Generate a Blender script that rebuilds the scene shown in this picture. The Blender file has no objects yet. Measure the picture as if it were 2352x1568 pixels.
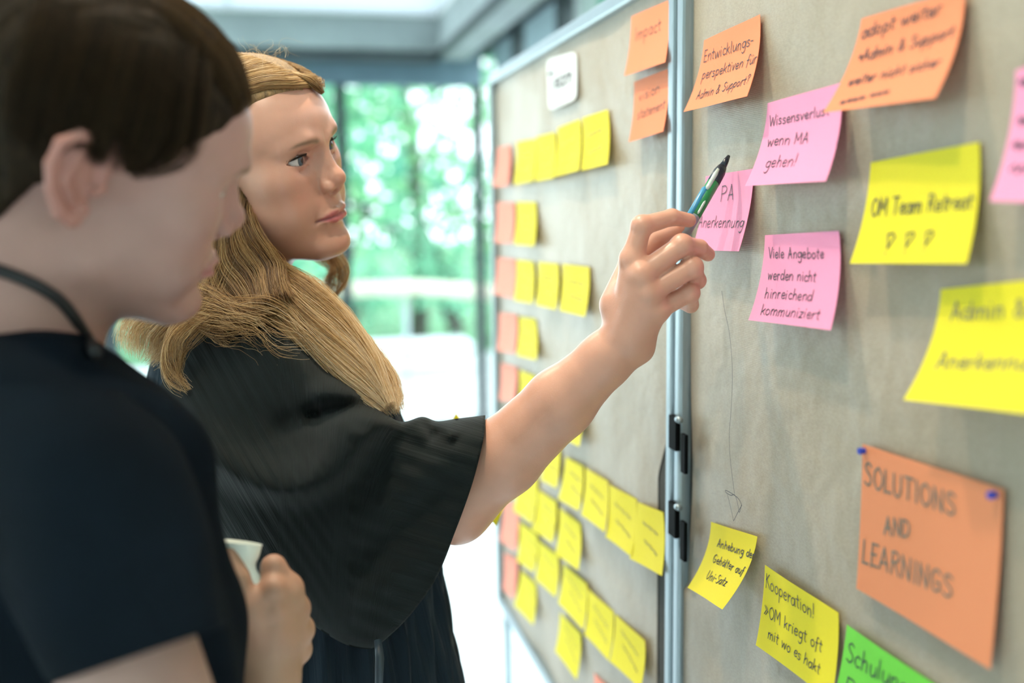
import bpy, bmesh, math, random
import numpy as np
from mathutils import Vector, Matrix
random.seed(7); RNG = np.random.default_rng(11)
SC = bpy.context.scene
COL = SC.collection

# ---------------------------------------------------------------- camera
F_PX, CX, CY = 2287.0, 1176.0, 784.0
PSI, THETA, RHO = math.radians(13.4588), math.radians(7.3927), math.radians(0.8)
CAM = np.array([0.0, 0.0, 1.5])
FWD = np.array([math.sin(PSI)*math.cos(THETA), math.cos(PSI)*math.cos(THETA), -math.sin(THETA)])
_R0 = np.array([math.cos(PSI), -math.sin(PSI), 0.0]); _U0 = np.cross(_R0, FWD)
UPV = _U0*math.cos(RHO) + _R0*math.sin(RHO)
RGT = _R0*math.cos(RHO) - _U0*math.sin(RHO)
cam_data = bpy.data.cameras.new('camera'); cam = bpy.data.objects.new('camera', cam_data); COL.objects.link(cam)
m = Matrix.Identity(4)
for i in range(3):
    m[i][0], m[i][1], m[i][2], m[i][3] = RGT[i], UPV[i], -FWD[i], CAM[i]
cam.matrix_world = m
cam_data.sensor_width = 36.0; cam_data.lens = 36.0*F_PX/2352.0
cam_data.clip_start = 0.02; cam_data.clip_end = 200
cam_data.dof.use_dof = True; cam_data.dof.focus_distance = 1.01; cam_data.dof.aperture_fstop = 2.1
SC.camera = cam

# ---------------------------------------------------------------- world, lights, exposure
world = bpy.data.worlds.new('overcast_sky'); SC.world = world; world.use_nodes = True
bg = world.node_tree.nodes['Background']
bg.inputs[0].default_value = (0.86, 0.94, 1.0, 1); bg.inputs[1].default_value = 4.0

def area_light(name, loc, target, size, size_y, power, color, shape='RECTANGLE', spread=math.pi):
    d = bpy.data.lights.new(name, 'AREA'); d.shape = shape; d.size = size
    if shape == 'RECTANGLE': d.size_y = size_y
    d.energy = power; d.color = color; d.spread = spread
    o = bpy.data.objects.new(name, d); COL.objects.link(o); o.location = loc
    o.rotation_euler = (Vector(target) - Vector(loc)).to_track_quat('-Z', 'Y').to_euler()
    return o
area_light('daylight_left_windows', (-3.9, 2.2, 1.5), (0, 2.2, 1.3), 4.5, 2.0, 12, (0.86, 0.93, 1.0))
area_light('daylight_back_windows', (-0.4, 6.15, 1.35), (-0.2, 1.0, 1.2), 2.6, 1.9, 44, (0.84, 0.93, 1.0))
area_light('fill_behind', (-1.0, -2.7, 1.7), (0.0, 1.2, 1.3), 3.0, 1.6, 1.2, (0.9, 0.95, 1.0))  # added fill; the wall behind the camera has no window
area_light('daylight_right_windows', (1.36, 3.0, 2.12), (-0.3, 1.3, 1.45), 3.4, 0.55, 22, (0.84, 0.92, 1.0))
for i, (x, y, p) in enumerate([(0.02, 1.25, 11), (-0.15, 0.5, 7), (-0.4, 2.4, 9)]):
    area_light('ceiling_spot', (x, y, 2.66), (x*0.4+0.15, y, 0), 0.06, 0.06, p, (1.0, 0.83, 0.62), 'DISK', math.radians(150))

SC.view_settings.view_transform = 'Standard'; SC.view_settings.look = 'None'
SC.view_settings.exposure = 0.22; SC.view_settings.gamma = 1.0; SC.view_settings.use_curve_mapping = False
SC.cycles.max_bounces = 8; SC.cycles.transparent_max_bounces = 16
SC.cycles.sample_clamp_indirect = 4.0
# ---------------------------------------------------------------- helpers
def P(px, py, z):            # world point seen at a pixel, at optical depth z
    return CAM + RGT*((px-CX)/F_PX*z) + UPV*((CY-py)/F_PX*z) + FWD*z
def ray(px, py):
    return RGT*((px-CX)/F_PX) + UPV*((CY-py)/F_PX) + FWD
def on_x(px, py, X): d = ray(px, py); return CAM + d*((X-CAM[0])/d[0])
def on_y(px, py, Y): d = ray(px, py); return CAM + d*((Y-CAM[1])/d[1])
def on_z(px, py, Z): d = ray(px, py); return CAM + d*((Z-CAM[2])/d[2])
BOARD_X = 0.47
def on_board(px, py, off=0.0): return on_x(px, py, BOARD_X - off)

def tag(o, label=None, cat=None, group=None, kind=None):
    if label: o['label'] = label
    if cat: o['category'] = cat
    if group: o['group'] = group
    if kind: o['kind'] = kind
    return o
def empty(name, loc=(0, 0, 0)):
    o = bpy.data.objects.new(name, None); o.empty_display_size = 0.05
    COL.objects.link(o); o.location = Vector(loc); return o
def link(name, me, mat=None, parent=None, smooth=False):
    o = bpy.data.objects.new(name, me); COL.objects.link(o)
    if mat is not None: me.materials.append(mat)
    if parent is not None:
        o.parent = parent
        M = Matrix.Translation(parent.location) if parent.type == 'EMPTY' else Matrix.Identity(4)
        o.matrix_parent_inverse = M.inverted()
    if smooth:
        me.polygons.foreach_set('use_smooth', [True]*len(me.polygons))
    return o
def mesh(name, verts, faces):
    me = bpy.data.meshes.new(name); me.from_pydata([tuple(map(float, v)) for v in verts], [], [tuple(map(int, f)) for f in faces]); me.update(); return me
def mesh_np(name, V, Q):     # quads, numpy
    me = bpy.data.meshes.new(name)
    V = np.asarray(V, np.float32); Q = np.asarray(Q, np.int32); n = Q.shape[1]
    me.vertices.add(len(V)); me.vertices.foreach_set('co', V.ravel())
    me.loops.add(Q.size); me.loops.foreach_set('vertex_index', Q.ravel())
    me.polygons.add(len(Q)); me.polygons.foreach_set('loop_start', np.arange(0, Q.size, n, dtype=np.int32))
    me.update(calc_edges=True); return me
def box_mesh(name, lo, hi, bevel=0.0):
    bm = bmesh.new(); bmesh.ops.create_cube(bm, size=1.0)
    lo, hi = np.array(lo, float), np.array(hi, float)
    for v in bm.verts:
        for i in range(3): v.co[i] = (lo[i]+hi[i])/2 + v.co[i]*(hi[i]-lo[i])
    if bevel > 0: bmesh.ops.bevel(bm, geom=bm.edges[:], offset=bevel, segments=2, affect='EDGES', profile=0.6)
    me = bpy.data.meshes.new(name); bm.to_mesh(me); bm.free(); return me
def box(name, lo, hi, mat, parent=None, bevel=0.0): return link(name, box_mesh(name, lo, hi, bevel), mat, parent)
def tube_geo(pts, radii, sides=8, cap=True):
    pts = np.asarray(pts, float); n = len(pts)
    radii = np.full(n, radii) if np.isscalar(radii) else np.asarray(radii, float)
    T = np.gradient(pts, axis=0); T /= np.linalg.norm(T, axis=1)[:, None] + 1e-12
    up = np.array([0.31, 0.2, 0.93]); V = []; N = None
    for i in range(n):
        N = np.cross(T[i], up) if N is None else N - T[i]*(N@T[i])
        N = N/np.linalg.norm(N); Bn = np.cross(T[i], N)
        for k in range(sides):
            a = 2*math.pi*k/sides; V.append(pts[i] + radii[i]*(math.cos(a)*N + math.sin(a)*Bn))
    Fc = [(i*sides+k, i*sides+(k+1) % sides, (i+1)*sides+(k+1) % sides, (i+1)*sides+k) for i in range(n-1) for k in range(sides)]
    if cap: Fc += [tuple(range(sides))[::-1], tuple((n-1)*sides+k for k in range(sides))]
    return V, Fc
def tube(name, pts, radii, mat, parent=None, sides=8):
    V, Fc = tube_geo(pts, radii, sides); return link(name, mesh(name, V, Fc), mat, parent, True)
def crom(pts, n=8):
    p = np.asarray(pts, float)
    if len(p) < 3: return np.array([p[0]+(p[-1]-p[0])*t for t in np.linspace(0, 1, 4)])
    q = np.vstack([2*p[0]-p[1], p, 2*p[-1]-p[-2]]); out = []
    for i in range(1, len(q)-2):
        for t in np.linspace(0, 1, n, endpoint=False):
            a, b, c, d = q[i-1], q[i], q[i+1], q[i+2]
            out.append(0.5*((2*b)+(-a+c)*t+(2*a-5*b+4*c-d)*t*t+(-a+3*b-3*c+d)*t**3))
    out.append(p[-1]); return np.array(out)

# ---- materials
def nodes(name):
    mt = bpy.data.materials.new(name); mt.use_nodes = True
    nt = mt.node_tree; return mt, nt, nt.nodes['Principled BSDF']
def pmat(name, col, rough=0.6, metal=0.0, var=0.0, scale=20.0, bump=0.0, bscale=200.0, spec=0.5, stretch=(1, 1, 1), sub=0.0):
    mt, nt, b = nodes(name)
    b.inputs['Roughness'].default_value = rough; b.inputs['Metallic'].default_value = metal
    b.inputs['Specular IOR Level'].default_value = spec
    b.inputs['Base Color'].default_value = (*col, 1)
    tc = nt.nodes.new('ShaderNodeTexCoord'); mp = nt.nodes.new('ShaderNodeMapping')
    nt.links.new(tc.outputs['Object'], mp.inputs['Vector']); mp.inputs['Scale'].default_value = stretch
    if var > 0:
        nz = nt.nodes.new('ShaderNodeTexNoise'); nz.inputs['Scale'].default_value = scale; nz.inputs['Detail'].default_value = 4
        rp = nt.nodes.new('ShaderNodeValToRGB')
        rp.color_ramp.elements[0].color = (*[max(0, c*(1-var)) for c in col], 1); rp.color_ramp.elements[1].color = (*[min(1, c*(1+var)) for c in col], 1)
        rp.color_ramp.elements[0].position = 0.3; rp.color_ramp.elements[1].position = 0.7
        nt.links.new(mp.outputs[0], nz.inputs['Vector']); nt.links.new(nz.outputs['Fac'], rp.inputs[0]); nt.links.new(rp.outputs[0], b.inputs['Base Color'])
    if bump > 0:
        n2 = nt.nodes.new('ShaderNodeTexNoise'); n2.inputs['Scale'].default_value = bscale; n2.inputs['Detail'].default_value = 3
        bp = nt.nodes.new('ShaderNodeBump'); bp.inputs['Strength'].default_value = bump; bp.inputs['Distance'].default_value = 0.002
        nt.links.new(mp.outputs[0], n2.inputs['Vector']); nt.links.new(n2.outputs['Fac'], bp.inputs['Height']); nt.links.new(bp.outputs[0], b.inputs['Normal'])
    return mt
def glass_mat(name, tint=(0.93, 0.98, 0.97)):
    mt = bpy.data.materials.new(name); mt.use_nodes = True; nt = mt.node_tree
    nt.nodes.remove(nt.nodes['Principled BSDF']); out = nt.nodes['Material Output']
    tr = nt.nodes.new('ShaderNodeBsdfTransparent'); tr.inputs[0].default_value = (*tint, 1)
    gl = nt.nodes.new('ShaderNodeBsdfGlossy'); gl.inputs['Roughness'].default_value = 0.02
    fr = nt.nodes.new('ShaderNodeFresnel'); fr.inputs['IOR'].default_value = 1.45
    mx = nt.nodes.new('ShaderNodeMixShader')
    ge = nt.nodes.new('ShaderNodeNewGeometry'); mu = nt.nodes.new('ShaderNodeMath'); mu.operation = 'SUBTRACT'; mu.use_clamp = True   # reflect at the outer face only
    nt.links.new(fr.outputs[0], mu.inputs[0]); nt.links.new(ge.outputs['Backfacing'], mu.inputs[1]); nt.links.new(mu.outputs[0], mx.inputs[0]); nt.links.new(tr.outputs[0], mx.inputs[1]); nt.links.new(gl.outputs[0], mx.inputs[2]); nt.links.new(mx.outputs[0], out.inputs[0])
    return mt
# ---------------------------------------------------------------- the setting
M_conc = pmat('fair_faced_concrete', (0.33, 0.37, 0.37), 0.8, var=0.18, scale=3, bump=0.15, bscale=60)
M_ceil = pmat('white_ceiling_paint', (0.82, 0.84, 0.84), 0.8, var=0.03, scale=5)
M_wall = pmat('white_wall_paint', (0.72, 0.72, 0.70), 0.8, var=0.03, scale=5)
M_dark = pmat('anthracite_metal', (0.025, 0.035, 0.042), 0.45, var=0.1, scale=8)
M_fasc = pmat('blue_grey_fascia', (0.26, 0.35, 0.39), 0.5, var=0.06, scale=4)
M_blue = pmat('blue_grey_metal', (0.16, 0.24, 0.31), 0.45, var=0.08, scale=8)
M_tile = pmat('white_floor_tile', (0.80, 0.82, 0.84), 0.35, var=0.04, scale=9)
M_grout = pmat('grey_grout', (0.42, 0.47, 0.50), 0.9, var=0.1, scale=30)
M_rail = pmat('pale_beech_wood', (0.90, 0.80, 0.62), 0.45, var=0.12, scale=10, stretch=(1, 1, 6))
M_glass = glass_mat('window_glass')
YB, XR, XL, YF = 6.75, 1.425, -4.2, -3.0         # back glazing, right glazing, left and front walls
ZBEAM, ZHEAD = 2.50, 2.40
ZC = float(on_y(975, 38, 6.25)[2])

fl = empty('floor'); fl['kind'] = 'structure'
box('screed', (XL-0.2, YF-0.2, -0.10), (XR+0.15, YB+0.15, -0.008), M_grout, fl)
tile_me = box_mesh('tile', (0, 0, -0.012), (0.314, 0.314, 0.0), 0.002)
tile_me.materials.append(M_tile)
ty0 = on_z(1090, 1428, 0)[1] - 0.32*7
for i in range(14):
    for j in range(18):
        x, y = XR-0.02-0.32*(i+1), ty0 + 0.32*j
        if y+0.314 > YB-0.02: continue
        t = bpy.data.objects.new('tile', tile_me); COL.objects.link(t); t.location = (x, y, random.uniform(-0.0006, 0.0006)); t.parent = fl
box('tile_field', (XL, YF, -0.012), (XR-0.02-0.32*14-0.006, YB-0.02, -0.001), M_tile, fl)
box('tile_field', (XR-0.02-0.32*14, YF, -0.012), (XR-0.02, ty0-0.006, -0.001), M_tile, fl)

XBI = float(on_y(1005, 131, 6.25)[0])           # inner face of the beam along the right windows
ce = empty('ceiling', (0, 0, ZC)); ce['kind'] = 'structure'
SX0, SX1, SY0, SY1 = -2.6, XBI-0.02, 2.4, 6.22  # roof light between the beams, added to make the ceiling bright
for lo, hi in (((XL-0.2, YF-0.2), (XR+0.15, SY0)), ((XL-0.2, SY0), (SX0, SY1)), ((SX1, SY0), (XR+0.15, SY1)), ((XL-0.2, SY1), (XR+0.15, YB+0.15))):
    box('slab', (*lo, ZC), (*hi, ZC+0.15), M_ceil, ce)
M_opal = bpy.data.materials.new('opal_rooflight_sheet'); M_opal.use_nodes = True; nt = M_opal.node_tree
tl = nt.nodes.new('ShaderNodeBsdfTranslucent'); tl.inputs[0].default_value = (0.50, 0.55, 0.57, 1); nt.links.new(tl.outputs[0], nt.nodes['Material Output'].inputs[0])
rl = empty('added_rooflight', (0, 4, ZC)); rl['kind'] = 'structure'
for i in range(3):
    a, b = SX0+(SX1-SX0)*i/3, SX0+(SX1-SX0)*(i+1)/3
    box('pane', (a, SY0, ZC+0.012), (b, SY1, ZC+0.024), M_opal, rl)
tb = box('trim_1', (XL, 6.25, ZBEAM), (XBI, 6.66, ZC), M_conc, bevel=0.006); tb['kind'] = 'structure'
tb2 = box('trim_2', (XBI, YF, ZBEAM), (XBI+0.26, 6.66, ZC), M_conc, bevel=0.006); tb2['kind'] = 'structure'
s1 = box('trim_3', (XL, 6.30, ZBEAM-0.035), (XBI+0.03, 6.64, ZBEAM), M_dark); s1['kind'] = 'structure'
s2 = box('trim_4', (XBI+0.01, YF, ZBEAM-0.035), (XBI+0.05, 6.64, ZBEAM), M_dark); s2['kind'] = 'structure'
wf = box('wall_front', (XL-0.2, YF-0.2, 0), (XR+0.15, YF, ZC), M_wall); wf['kind'] = 'structure'

# back glazing: header, posts, panes
w = empty('window_1', (0, YB, 0)); w['kind'] = 'structure'
box('header', (XL, YB-0.06, ZHEAD-0.06), (XR, YB+0.06, ZC), M_blue, w, 0.004)
box('sill', (XL, YB-0.06, 0), (XR, YB+0.06, 0.06), M_blue, w, 0.004)
mull_x = [float(on_y(783, 300, YB)[0])]
while mull_x[-1] > XL+1.4: mull_x.append(mull_x[-1]-1.5)
xs = [XL+0.05] + sorted(mull_x) + [XR-0.030]
for x in xs:
    wd = 0.032 if x in mull_x else 0.026
    box('mullion', (x-wd, YB-0.07, 0.06), (x+wd, YB+0.07, ZHEAD-0.06), M_dark, w, 0.004)
for a, b in zip(xs[:-1], xs[1:]):
    box('pane', (a+0.036, YB-0.006, 0.06), (b-0.036, YB+0.006, ZHEAD-0.06), M_glass, w)
# right glazing behind the boards
w2 = empty('window_2', (XR, 0, 0)); w2['kind'] = 'structure'
ZT2 = float(on_x(1110, 108, XR)[2])
box('header', (XR-0.02, YF, ZT2-0.06), (XR+0.06, YB-0.06, ZT2), M_dark, w2, 0.004)
box('fascia', (XR-0.03, YF, ZT2), (XR+0.06, YB-0.06, ZC), M_fasc, w2)
box('sill', (XR-0.05, YF, 0), (XR+0.06, YB-0.06, 0.06), M_blue, w2, 0.004)
ys = [YB-0.06]
for px in (1185, 1290, 1337): ys.append(float(on_x(px, 60, XR)[1]))
y = ys[-1]
while y > YF+1.0: y -= 1.2; ys.append(y)
ys[-1] = YF
for i, y in enumerate(ys):
    if i: box('mullion', (XR-0.02, y-0.05, 0.06), (XR+0.06, y+0.05, ZT2-0.06), M_dark if i != 3 else M_conc, w2, 0.004)
for a, b in zip(ys[:-1], ys[1:]):
    if a-b > 0.12: box('pane', (XR-0.006, b+0.05, 0.06), (XR+0.006, a-0.05, ZT2-0.06), M_glass, w2)
for pa_, pb_, z0 in ((1140, 1180, 2.02), (1210, 1282, 1.7)):     # closed grey-blue panels in the upper lights
    box('panel', (XR-0.014, float(on_x(pb_, 60, XR)[1]), z0), (XR-0.0065, float(on_x(pa_, 60, XR)[1]), ZT2-0.06), M_fasc, w2)
# left glazing (behind and beside the two people)
w3 = empty('window_3', (XL, 0, 0)); w3['kind'] = 'structure'
box('header', (XL-0.06, YF, ZHEAD-0.06), (XL+0.06, YB-0.06, ZC), M_blue, w3)
box('parapet', (XL-0.06, YF, 0), (XL+0.06, YB-0.06, 0.5), M_wall, w3)
ys = list(np.linspace(YF, YB-0.06, 8))
for y in ys: box('mullion', (XL-0.06, y-0.04, 0.5), (XL+0.06, y+0.04, ZHEAD-0.06), M_dark, w3)
for a, b in zip(ys[:-1], ys[1:]): box('pane', (XL-0.006, a+0.04, 0.5), (XL+0.006, b-0.04, ZHEAD-0.06), M_glass, w3)

# handrail standing before the back glazing
YR = 8.2
hr = empty('handrail', (0.5, YR, 0))
tag(hr, 'pale wooden handrail on slim grey posts on the terrace outside the window', 'railing')
p1, p2, p3 = on_y(430, 664, YR), on_y(965, 672, YR), on_y(1150, 704, YR-0.9)
zr = float((p1[2]+p2[2])/2)
path = [(-4.2, YR, zr), (p1[0], YR, zr), (p2[0]-0.25, YR, zr), (p2[0], YR-0.03, zr), (p3[0]-0.05, p3[1]+0.1, zr), (p3[0]+0.2, p3[1]-0.4, zr), (p3[0]+0.25, p3[1]-1.2, zr)]
pts = crom(path, 6); V, Fc = [], []
for i, q in enumerate(pts):
    T = pts[min(i+1, len(pts)-1)]-pts[max(i-1, 0)]; T /= np.linalg.norm(T); N = np.array([T[1], -T[0], 0])
    for a in np.linspace(0, 2*math.pi, 12, endpoint=False):
        ca, sa = math.cos(a), math.sin(a)
        V.append(q + N*0.07*math.copysign(abs(ca)**0.6, ca) + np.array([0, 0, 0.060*math.copysign(abs(sa)**0.6, sa)]))
for i in range(len(pts)-1):
    for k in range(12): Fc.append((i*12+k, i*12+(k+1) % 12, (i+1)*12+(k+1) % 12, (i+1)*12+k))
Fc += [tuple(range(12))[::-1], tuple((len(pts)-1)*12+k for k in range(12))]
link('rail', mesh('rail', V, Fc), M_rail, hr, True)
M_post = pmat('pale_grey_steel', (0.55, 0.62, 0.66), 0.4, 0.6, var=0.05)
for q in [(-3.6, YR), (-2.0, YR), (-0.6, YR), (p2[0]-0.12, YR), (p3[0]+0.22, p3[1]-0.45)]:
    tube('post', [(q[0], q[1], -0.03), (q[0], q[1], zr-0.04)], 0.022, M_post, hr, 10)

# outside: terrace, bench, trees
M_terr = pmat('pale_terrace_slab', (0.72, 0.75, 0.76), 0.9, var=0.08, scale=3)
M_lawn = pmat('lawn_green', (0.12, 0.28, 0.14), 0.95, var=0.4, scale=3)
te = box('ground_terrace', (-12, YB+0.15, -0.2), (10, YB+4.0, -0.03), M_terr); te['kind'] = 'structure'
la = box('ground_lawn', (-40, -30, -0.6), (40, 60, -0.22), M_lawn); la['kind'] = 'structure'
be = empty('terrace_bench', (0.3, YB+2.6, -0.03))
tag(be, 'low white bench standing on the terrace behind the garden window', 'bench')
M_bench = pmat('white_bench_paint', (0.85, 0.87, 0.9), 0.5, var=0.03)
bl, br = on_y(830, 800, YB+2.6), on_y(1075, 790, YB+2.6); zb = float(on_y(950, 785, YB+2.6)[2])
box('seat', (bl[0]-0.3, YB+2.3, zb-0.06), (br[0], YB+2.9, zb), M_bench, be, 0.008)
for x in (bl[0]-0.2, br[0]-0.1):
    for yy in (YB+2.38, YB+2.82):
        box('leg', (x-0.035, yy-0.035, -0.03), (x+0.035, yy+0.035, zb-0.06), M_bench, be)

def leaf_mat(name, col, tr):
    mt, nt, b = nodes(name)
    b.inputs['Base Color'].default_value = (*col, 1); b.inputs['Roughness'].default_value = 0.5
    oi = nt.nodes.new('ShaderNodeTexCoord'); nz = nt.nodes.new('ShaderNodeTexNoise'); nz.inputs['Scale'].default_value = 1.3
    rp = nt.nodes.new('ShaderNodeValToRGB'); rp.color_ramp.elements[0].position = 0.35; rp.color_ramp.elements[1].position = 0.65
    rp.color_ramp.elements[0].color = (*[c*0.5 for c in col], 1); rp.color_ramp.elements[1].color = (*[min(1, c*1.5) for c in col], 1)
    nt.links.new(oi.outputs['Object'], nz.inputs['Vector']); nt.links.new(nz.outputs['Fac'], rp.inputs[0]); nt.links.new(rp.outputs[0], b.inputs['Base Color'])
    tl = nt.nodes.new('ShaderNodeBsdfTranslucent'); tl.inputs[0].default_value = (*tr, 1)
    mx = nt.nodes.new('ShaderNodeMixShader'); mx.inputs[0].default_value = 0.5
    nt.links.new(b.outputs[0], mx.inputs[1]); nt.links.new(tl.outputs[0], mx.inputs[2]); nt.links.new(mx.outputs[0], nt.nodes['Material Output'].inputs[0])
    return mt
LEAF = [leaf_mat('leaf_fresh', (0.25, 0.54, 0.38), (0.38, 0.80, 0.56)), leaf_mat('leaf_deep', (0.08, 0.30, 0.22), (0.16, 0.54, 0.38)), leaf_mat('leaf_yellow', (0.32, 0.60, 0.34), (0.5, 0.85, 0.5))]
M_bark = pmat('grey_brown_bark', (0.10, 0.09, 0.075), 0.9, var=0.35, scale=12, stretch=(1, 1, 0.3))
def tree(x, y, h, r, n, leaf, lm, label, low=0.9, name='tree'):
    t = empty(name, (x, y, -0.25)); tag(t, label, name, 'trees in the garden outside' if name == 'tree' else 'shrubs along the terrace')
    V, Fc = [], []
    top = np.array([x+random.uniform(-.3, .3), y, h*0.72])
    def add(pts, rad):
        v, f = tube_geo(pts, rad, 7); o = len(V); V.extend(v); Fc.extend([tuple(i+o for i in q) for q in f])
    add(crom([(x, y, -0.3), (x+.05, y, h*0.25), top], 5), np.linspace(0.13, 0.05, 11))
    cl = []
    for k in range(9):
        a = random.uniform(0, 6.28); zz = random.uniform(low, h*0.75); rr = r*random.uniform(.5, .95)
        e = np.array([x+rr*math.cos(a), y+rr*math.sin(a), zz+random.uniform(.3, .9)])
        s = np.array([x, y, zz]); add(crom([s, (s+e)/2+np.array([0, 0, .15]), e], 4), np.linspace(0.045, 0.012, 9)); cl.append(e); cl.append((s+e*2)/3)
    link('trunk', mesh('trunk', V, Fc), M_bark, t, True)
    cl = np.array(cl); k = RNG.integers(0, len(cl), n)
    c = cl[k] + RNG.normal(0, 1, (n, 3))*np.array([.42, .42, .36])*r*0.55
    c[:, 2] = np.maximum(c[:, 2], 0.0)
    u = RNG.normal(0, 1, (n, 3)); u /= np.linalg.norm(u, axis=1)[:, None]
    v = np.cross(u, RNG.normal(0, 1, (n, 3))); v /= np.linalg.norm(v, axis=1)[:, None]
    s = leaf*RNG.uniform(.7, 1.3, (n, 1))
    Vn = np.stack([c-u*s, c+v*s*.45, c+u*s, c-v*s*.45], 1).reshape(-1, 3)
    o = link('foliage', mesh_np('foliage', Vn, np.arange(4*n).reshape(-1, 4)), LEAF[lm], t); o['kind'] = 'stuff'
tree(-1.3, 12.2, 5.0, 1.7, 1500, 0.11, 0, 'leafy garden tree behind the window, behind the two heads')
tree(0.55, 11.4, 5.2, 1.5, 1300, 0.11, 0, 'bright green garden tree just right of the window mullion')
tree(1.75, 12.4, 5.6, 1.6, 1300, 0.11, 2, 'yellow-green garden tree seen beside the right window post')
tree(0.9, 15.5, 6.5, 2.4, 1500, 0.15, 1, 'dark green tree farthest back in the garden')
tree(-2.6, 15.0, 6.0, 2.2, 1700, 0.16, 1, 'dark green tree at far left of the garden')
tree(3.6, 9.6, 5.5, 1.5, 2400, 0.12, 1, 'dark garden tree outside the right-hand glazing, behind the boards', 1.2)
for x, lab in ((-1.9, 'low shrub behind the terrace, hidden mostly by the people'), (-0.45, 'low shrub behind the terrace left of the window mullion'), (0.75, 'low shrub behind the terrace under the middle of the window'), (1.95, 'low shrub behind the terrace at the right end of the handrail')):
    tree(x, 11.2+0.2*math.sin(x*5), 1.0, 0.62, 450, 0.07, 0 if x > 0 else 1, lab, 0.1, 'shrub')
# ---------------------------------------------------------------- pinboards
M_alu = pmat('brushed_aluminium', (0.33, 0.40, 0.44), 0.36, 0.65, var=0.08, scale=30, stretch=(20, 20, 1))
M_blackp = pmat('black_plastic', (0.004, 0.005, 0.006), 0.6, spec=0.04)
M_core = pmat('dark_board_edge', (0.05, 0.05, 0.045), 0.9, var=0.1)
def kraft():
    mt, nt, b = nodes('brown_kraft_paper'); b.inputs['Roughness'].default_value = 0.40
    b.inputs['Specular IOR Level'].default_value = 0.5
    tc = nt.nodes.new('ShaderNodeTexCoord'); N = nt.nodes.new
    n1 = N('ShaderNodeTexNoise'); n1.inputs['Scale'].default_value = 420; n1.inputs['Detail'].default_value = 3
    mp = N('ShaderNodeMapping'); mp.inputs['Scale'].default_value = (1, 0.7, 1.3); nt.links.new(tc.outputs['Object'], mp.inputs[0]); nt.links.new(mp.outputs[0], n1.inputs['Vector'])
    rp = N('ShaderNodeValToRGB'); rp.color_ramp.elements[0].position = .3; rp.color_ramp.elements[1].position = .7
    rp.color_ramp.elements[0].color = (0.30, 0.25, 0.185, 1); rp.color_ramp.elements[1].color = (0.36, 0.305, 0.23, 1)
    nt.links.new(n1.outputs['Fac'], rp.inputs[0]); nt.links.new(rp.outputs[0], b.inputs['Base Color'])
    wv = N('ShaderNodeTexWave'); wv.bands_direction = 'Z'; wv.inputs['Scale'].default_value = 170; wv.inputs['Distortion'].default_value = 0.6; wv.inputs['Detail Scale'].default_value = 2
    nt.links.new(tc.outputs['Object'], wv.inputs['Vector'])
    n2 = N('ShaderNodeTexNoise'); n2.inputs['Scale'].default_value = 4.5; n2.inputs['Detail'].default_value = 4; nt.links.new(tc.outputs['Object'], n2.inputs['Vector'])
    b1 = N('ShaderNodeBump'); b1.inputs['Strength'].default_value = 0.10; b1.inputs['Distance'].default_value = 0.0006; nt.links.new(wv.outputs['Fac'], b1.inputs['Height'])
    b2 = N('ShaderNodeBump'); b2.inputs['Strength'].default_value = 0.5; b2.inputs['Distance'].default_value = 0.03; nt.links.new(n2.outputs['Fac'], b2.inputs['Height'])
    nt.links.new(b1.outputs[0], b2.inputs['Normal']); nt.links.new(b2.outputs[0], b.inputs['Normal'])
    return mt
M_kraft = kraft()
ZTOP = float(on_board(1143, 189)[2]); ZBOT = float(on_board(1161, 1382)[2])
def wrinkle(y, z):
    k = 1.0+0.6*max(0.0, min(1.0, (1.45-z)/0.4))
    w = 0.0007*math.sin(9*y+3*z)+k*0.0009*math.sin(21*z-19*y+1+1.5*math.sin(7*z))+k*0.0006*math.sin(31*y+17*z+2)
    return w
def pinboard(name, label, y0, y1, wav):
    b = empty(name, (BOARD_X+0.02, (y0+y1)/2, 0)); tag(b, label, 'pinboard', 'pinboards covered in brown paper')
    fw, X = 0.0165, BOARD_X
    box('backing', (X+0.006, y0, ZBOT), (X+0.026, y1, ZTOP), M_core, b)
    for nm, ya, yb, za, zb in (('frame_rail', y0-fw, y1+fw, ZTOP, ZTOP+0.022), ('frame_rail', y0-fw, y1+fw, ZBOT-0.022, ZBOT), ('frame_stile', y0-fw, y0, ZBOT, ZTOP), ('frame_stile', y1, y1+fw, ZBOT, ZTOP)):
        box(nm, (X-0.009, ya, za), (X+0.03, yb, zb), M_alu, b, 0.004)
    for y in (y0-fw/2, y1+fw/2):
        tube('leg', [(X+0.014, y, ZBOT-0.02), (X+0.014, y, 0.03)], 0.010, M_alu, b, 10)
        V, Fc = tube_geo([(X-0.24, y, 0.02), (X+0.014, y, 0.035), (X+0.27, y, 0.02)], [0.012, 0.016, 0.012], 8); link('foot', mesh('foot', V, Fc), M_alu, b, True)
    ny, nz = 90, 110; V = []
    for j in range(nz+1):
        z = ZBOT + (ZTOP-ZBOT)*j/nz
        e0, e1 = wav(z, 0), wav(z, 1)
        for i in range(ny+1):
            y = (y0+e0) + (y1+e1-y0-e0)*i/ny
            edge = min(1, min(i, ny-i)/6)
            lift = 0.006*max(0.0, (i-(ny-14))/14)**2*(e1 > 0.002)
            V.append((X+0.0045-(0.0027+wrinkle(y, z))*edge-lift, y, z))
    Q = [(j*(ny+1)+i, (j+1)*(ny+1)+i, (j+1)*(ny+1)+i+1, j*(ny+1)+i+1) for j in range(nz) for i in range(ny)]
    link('paper_sheet', mesh('paper_sheet', V, Q), M_kraft, b, True)
    return b
yL0, yL1 = float(on_board(1546, 600)[1]), float(on_board(1141, 600)[1])
yR1 = float(on_board(1580, 500)[1]); yR0 = yR1-(yL1-yL0)
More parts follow.
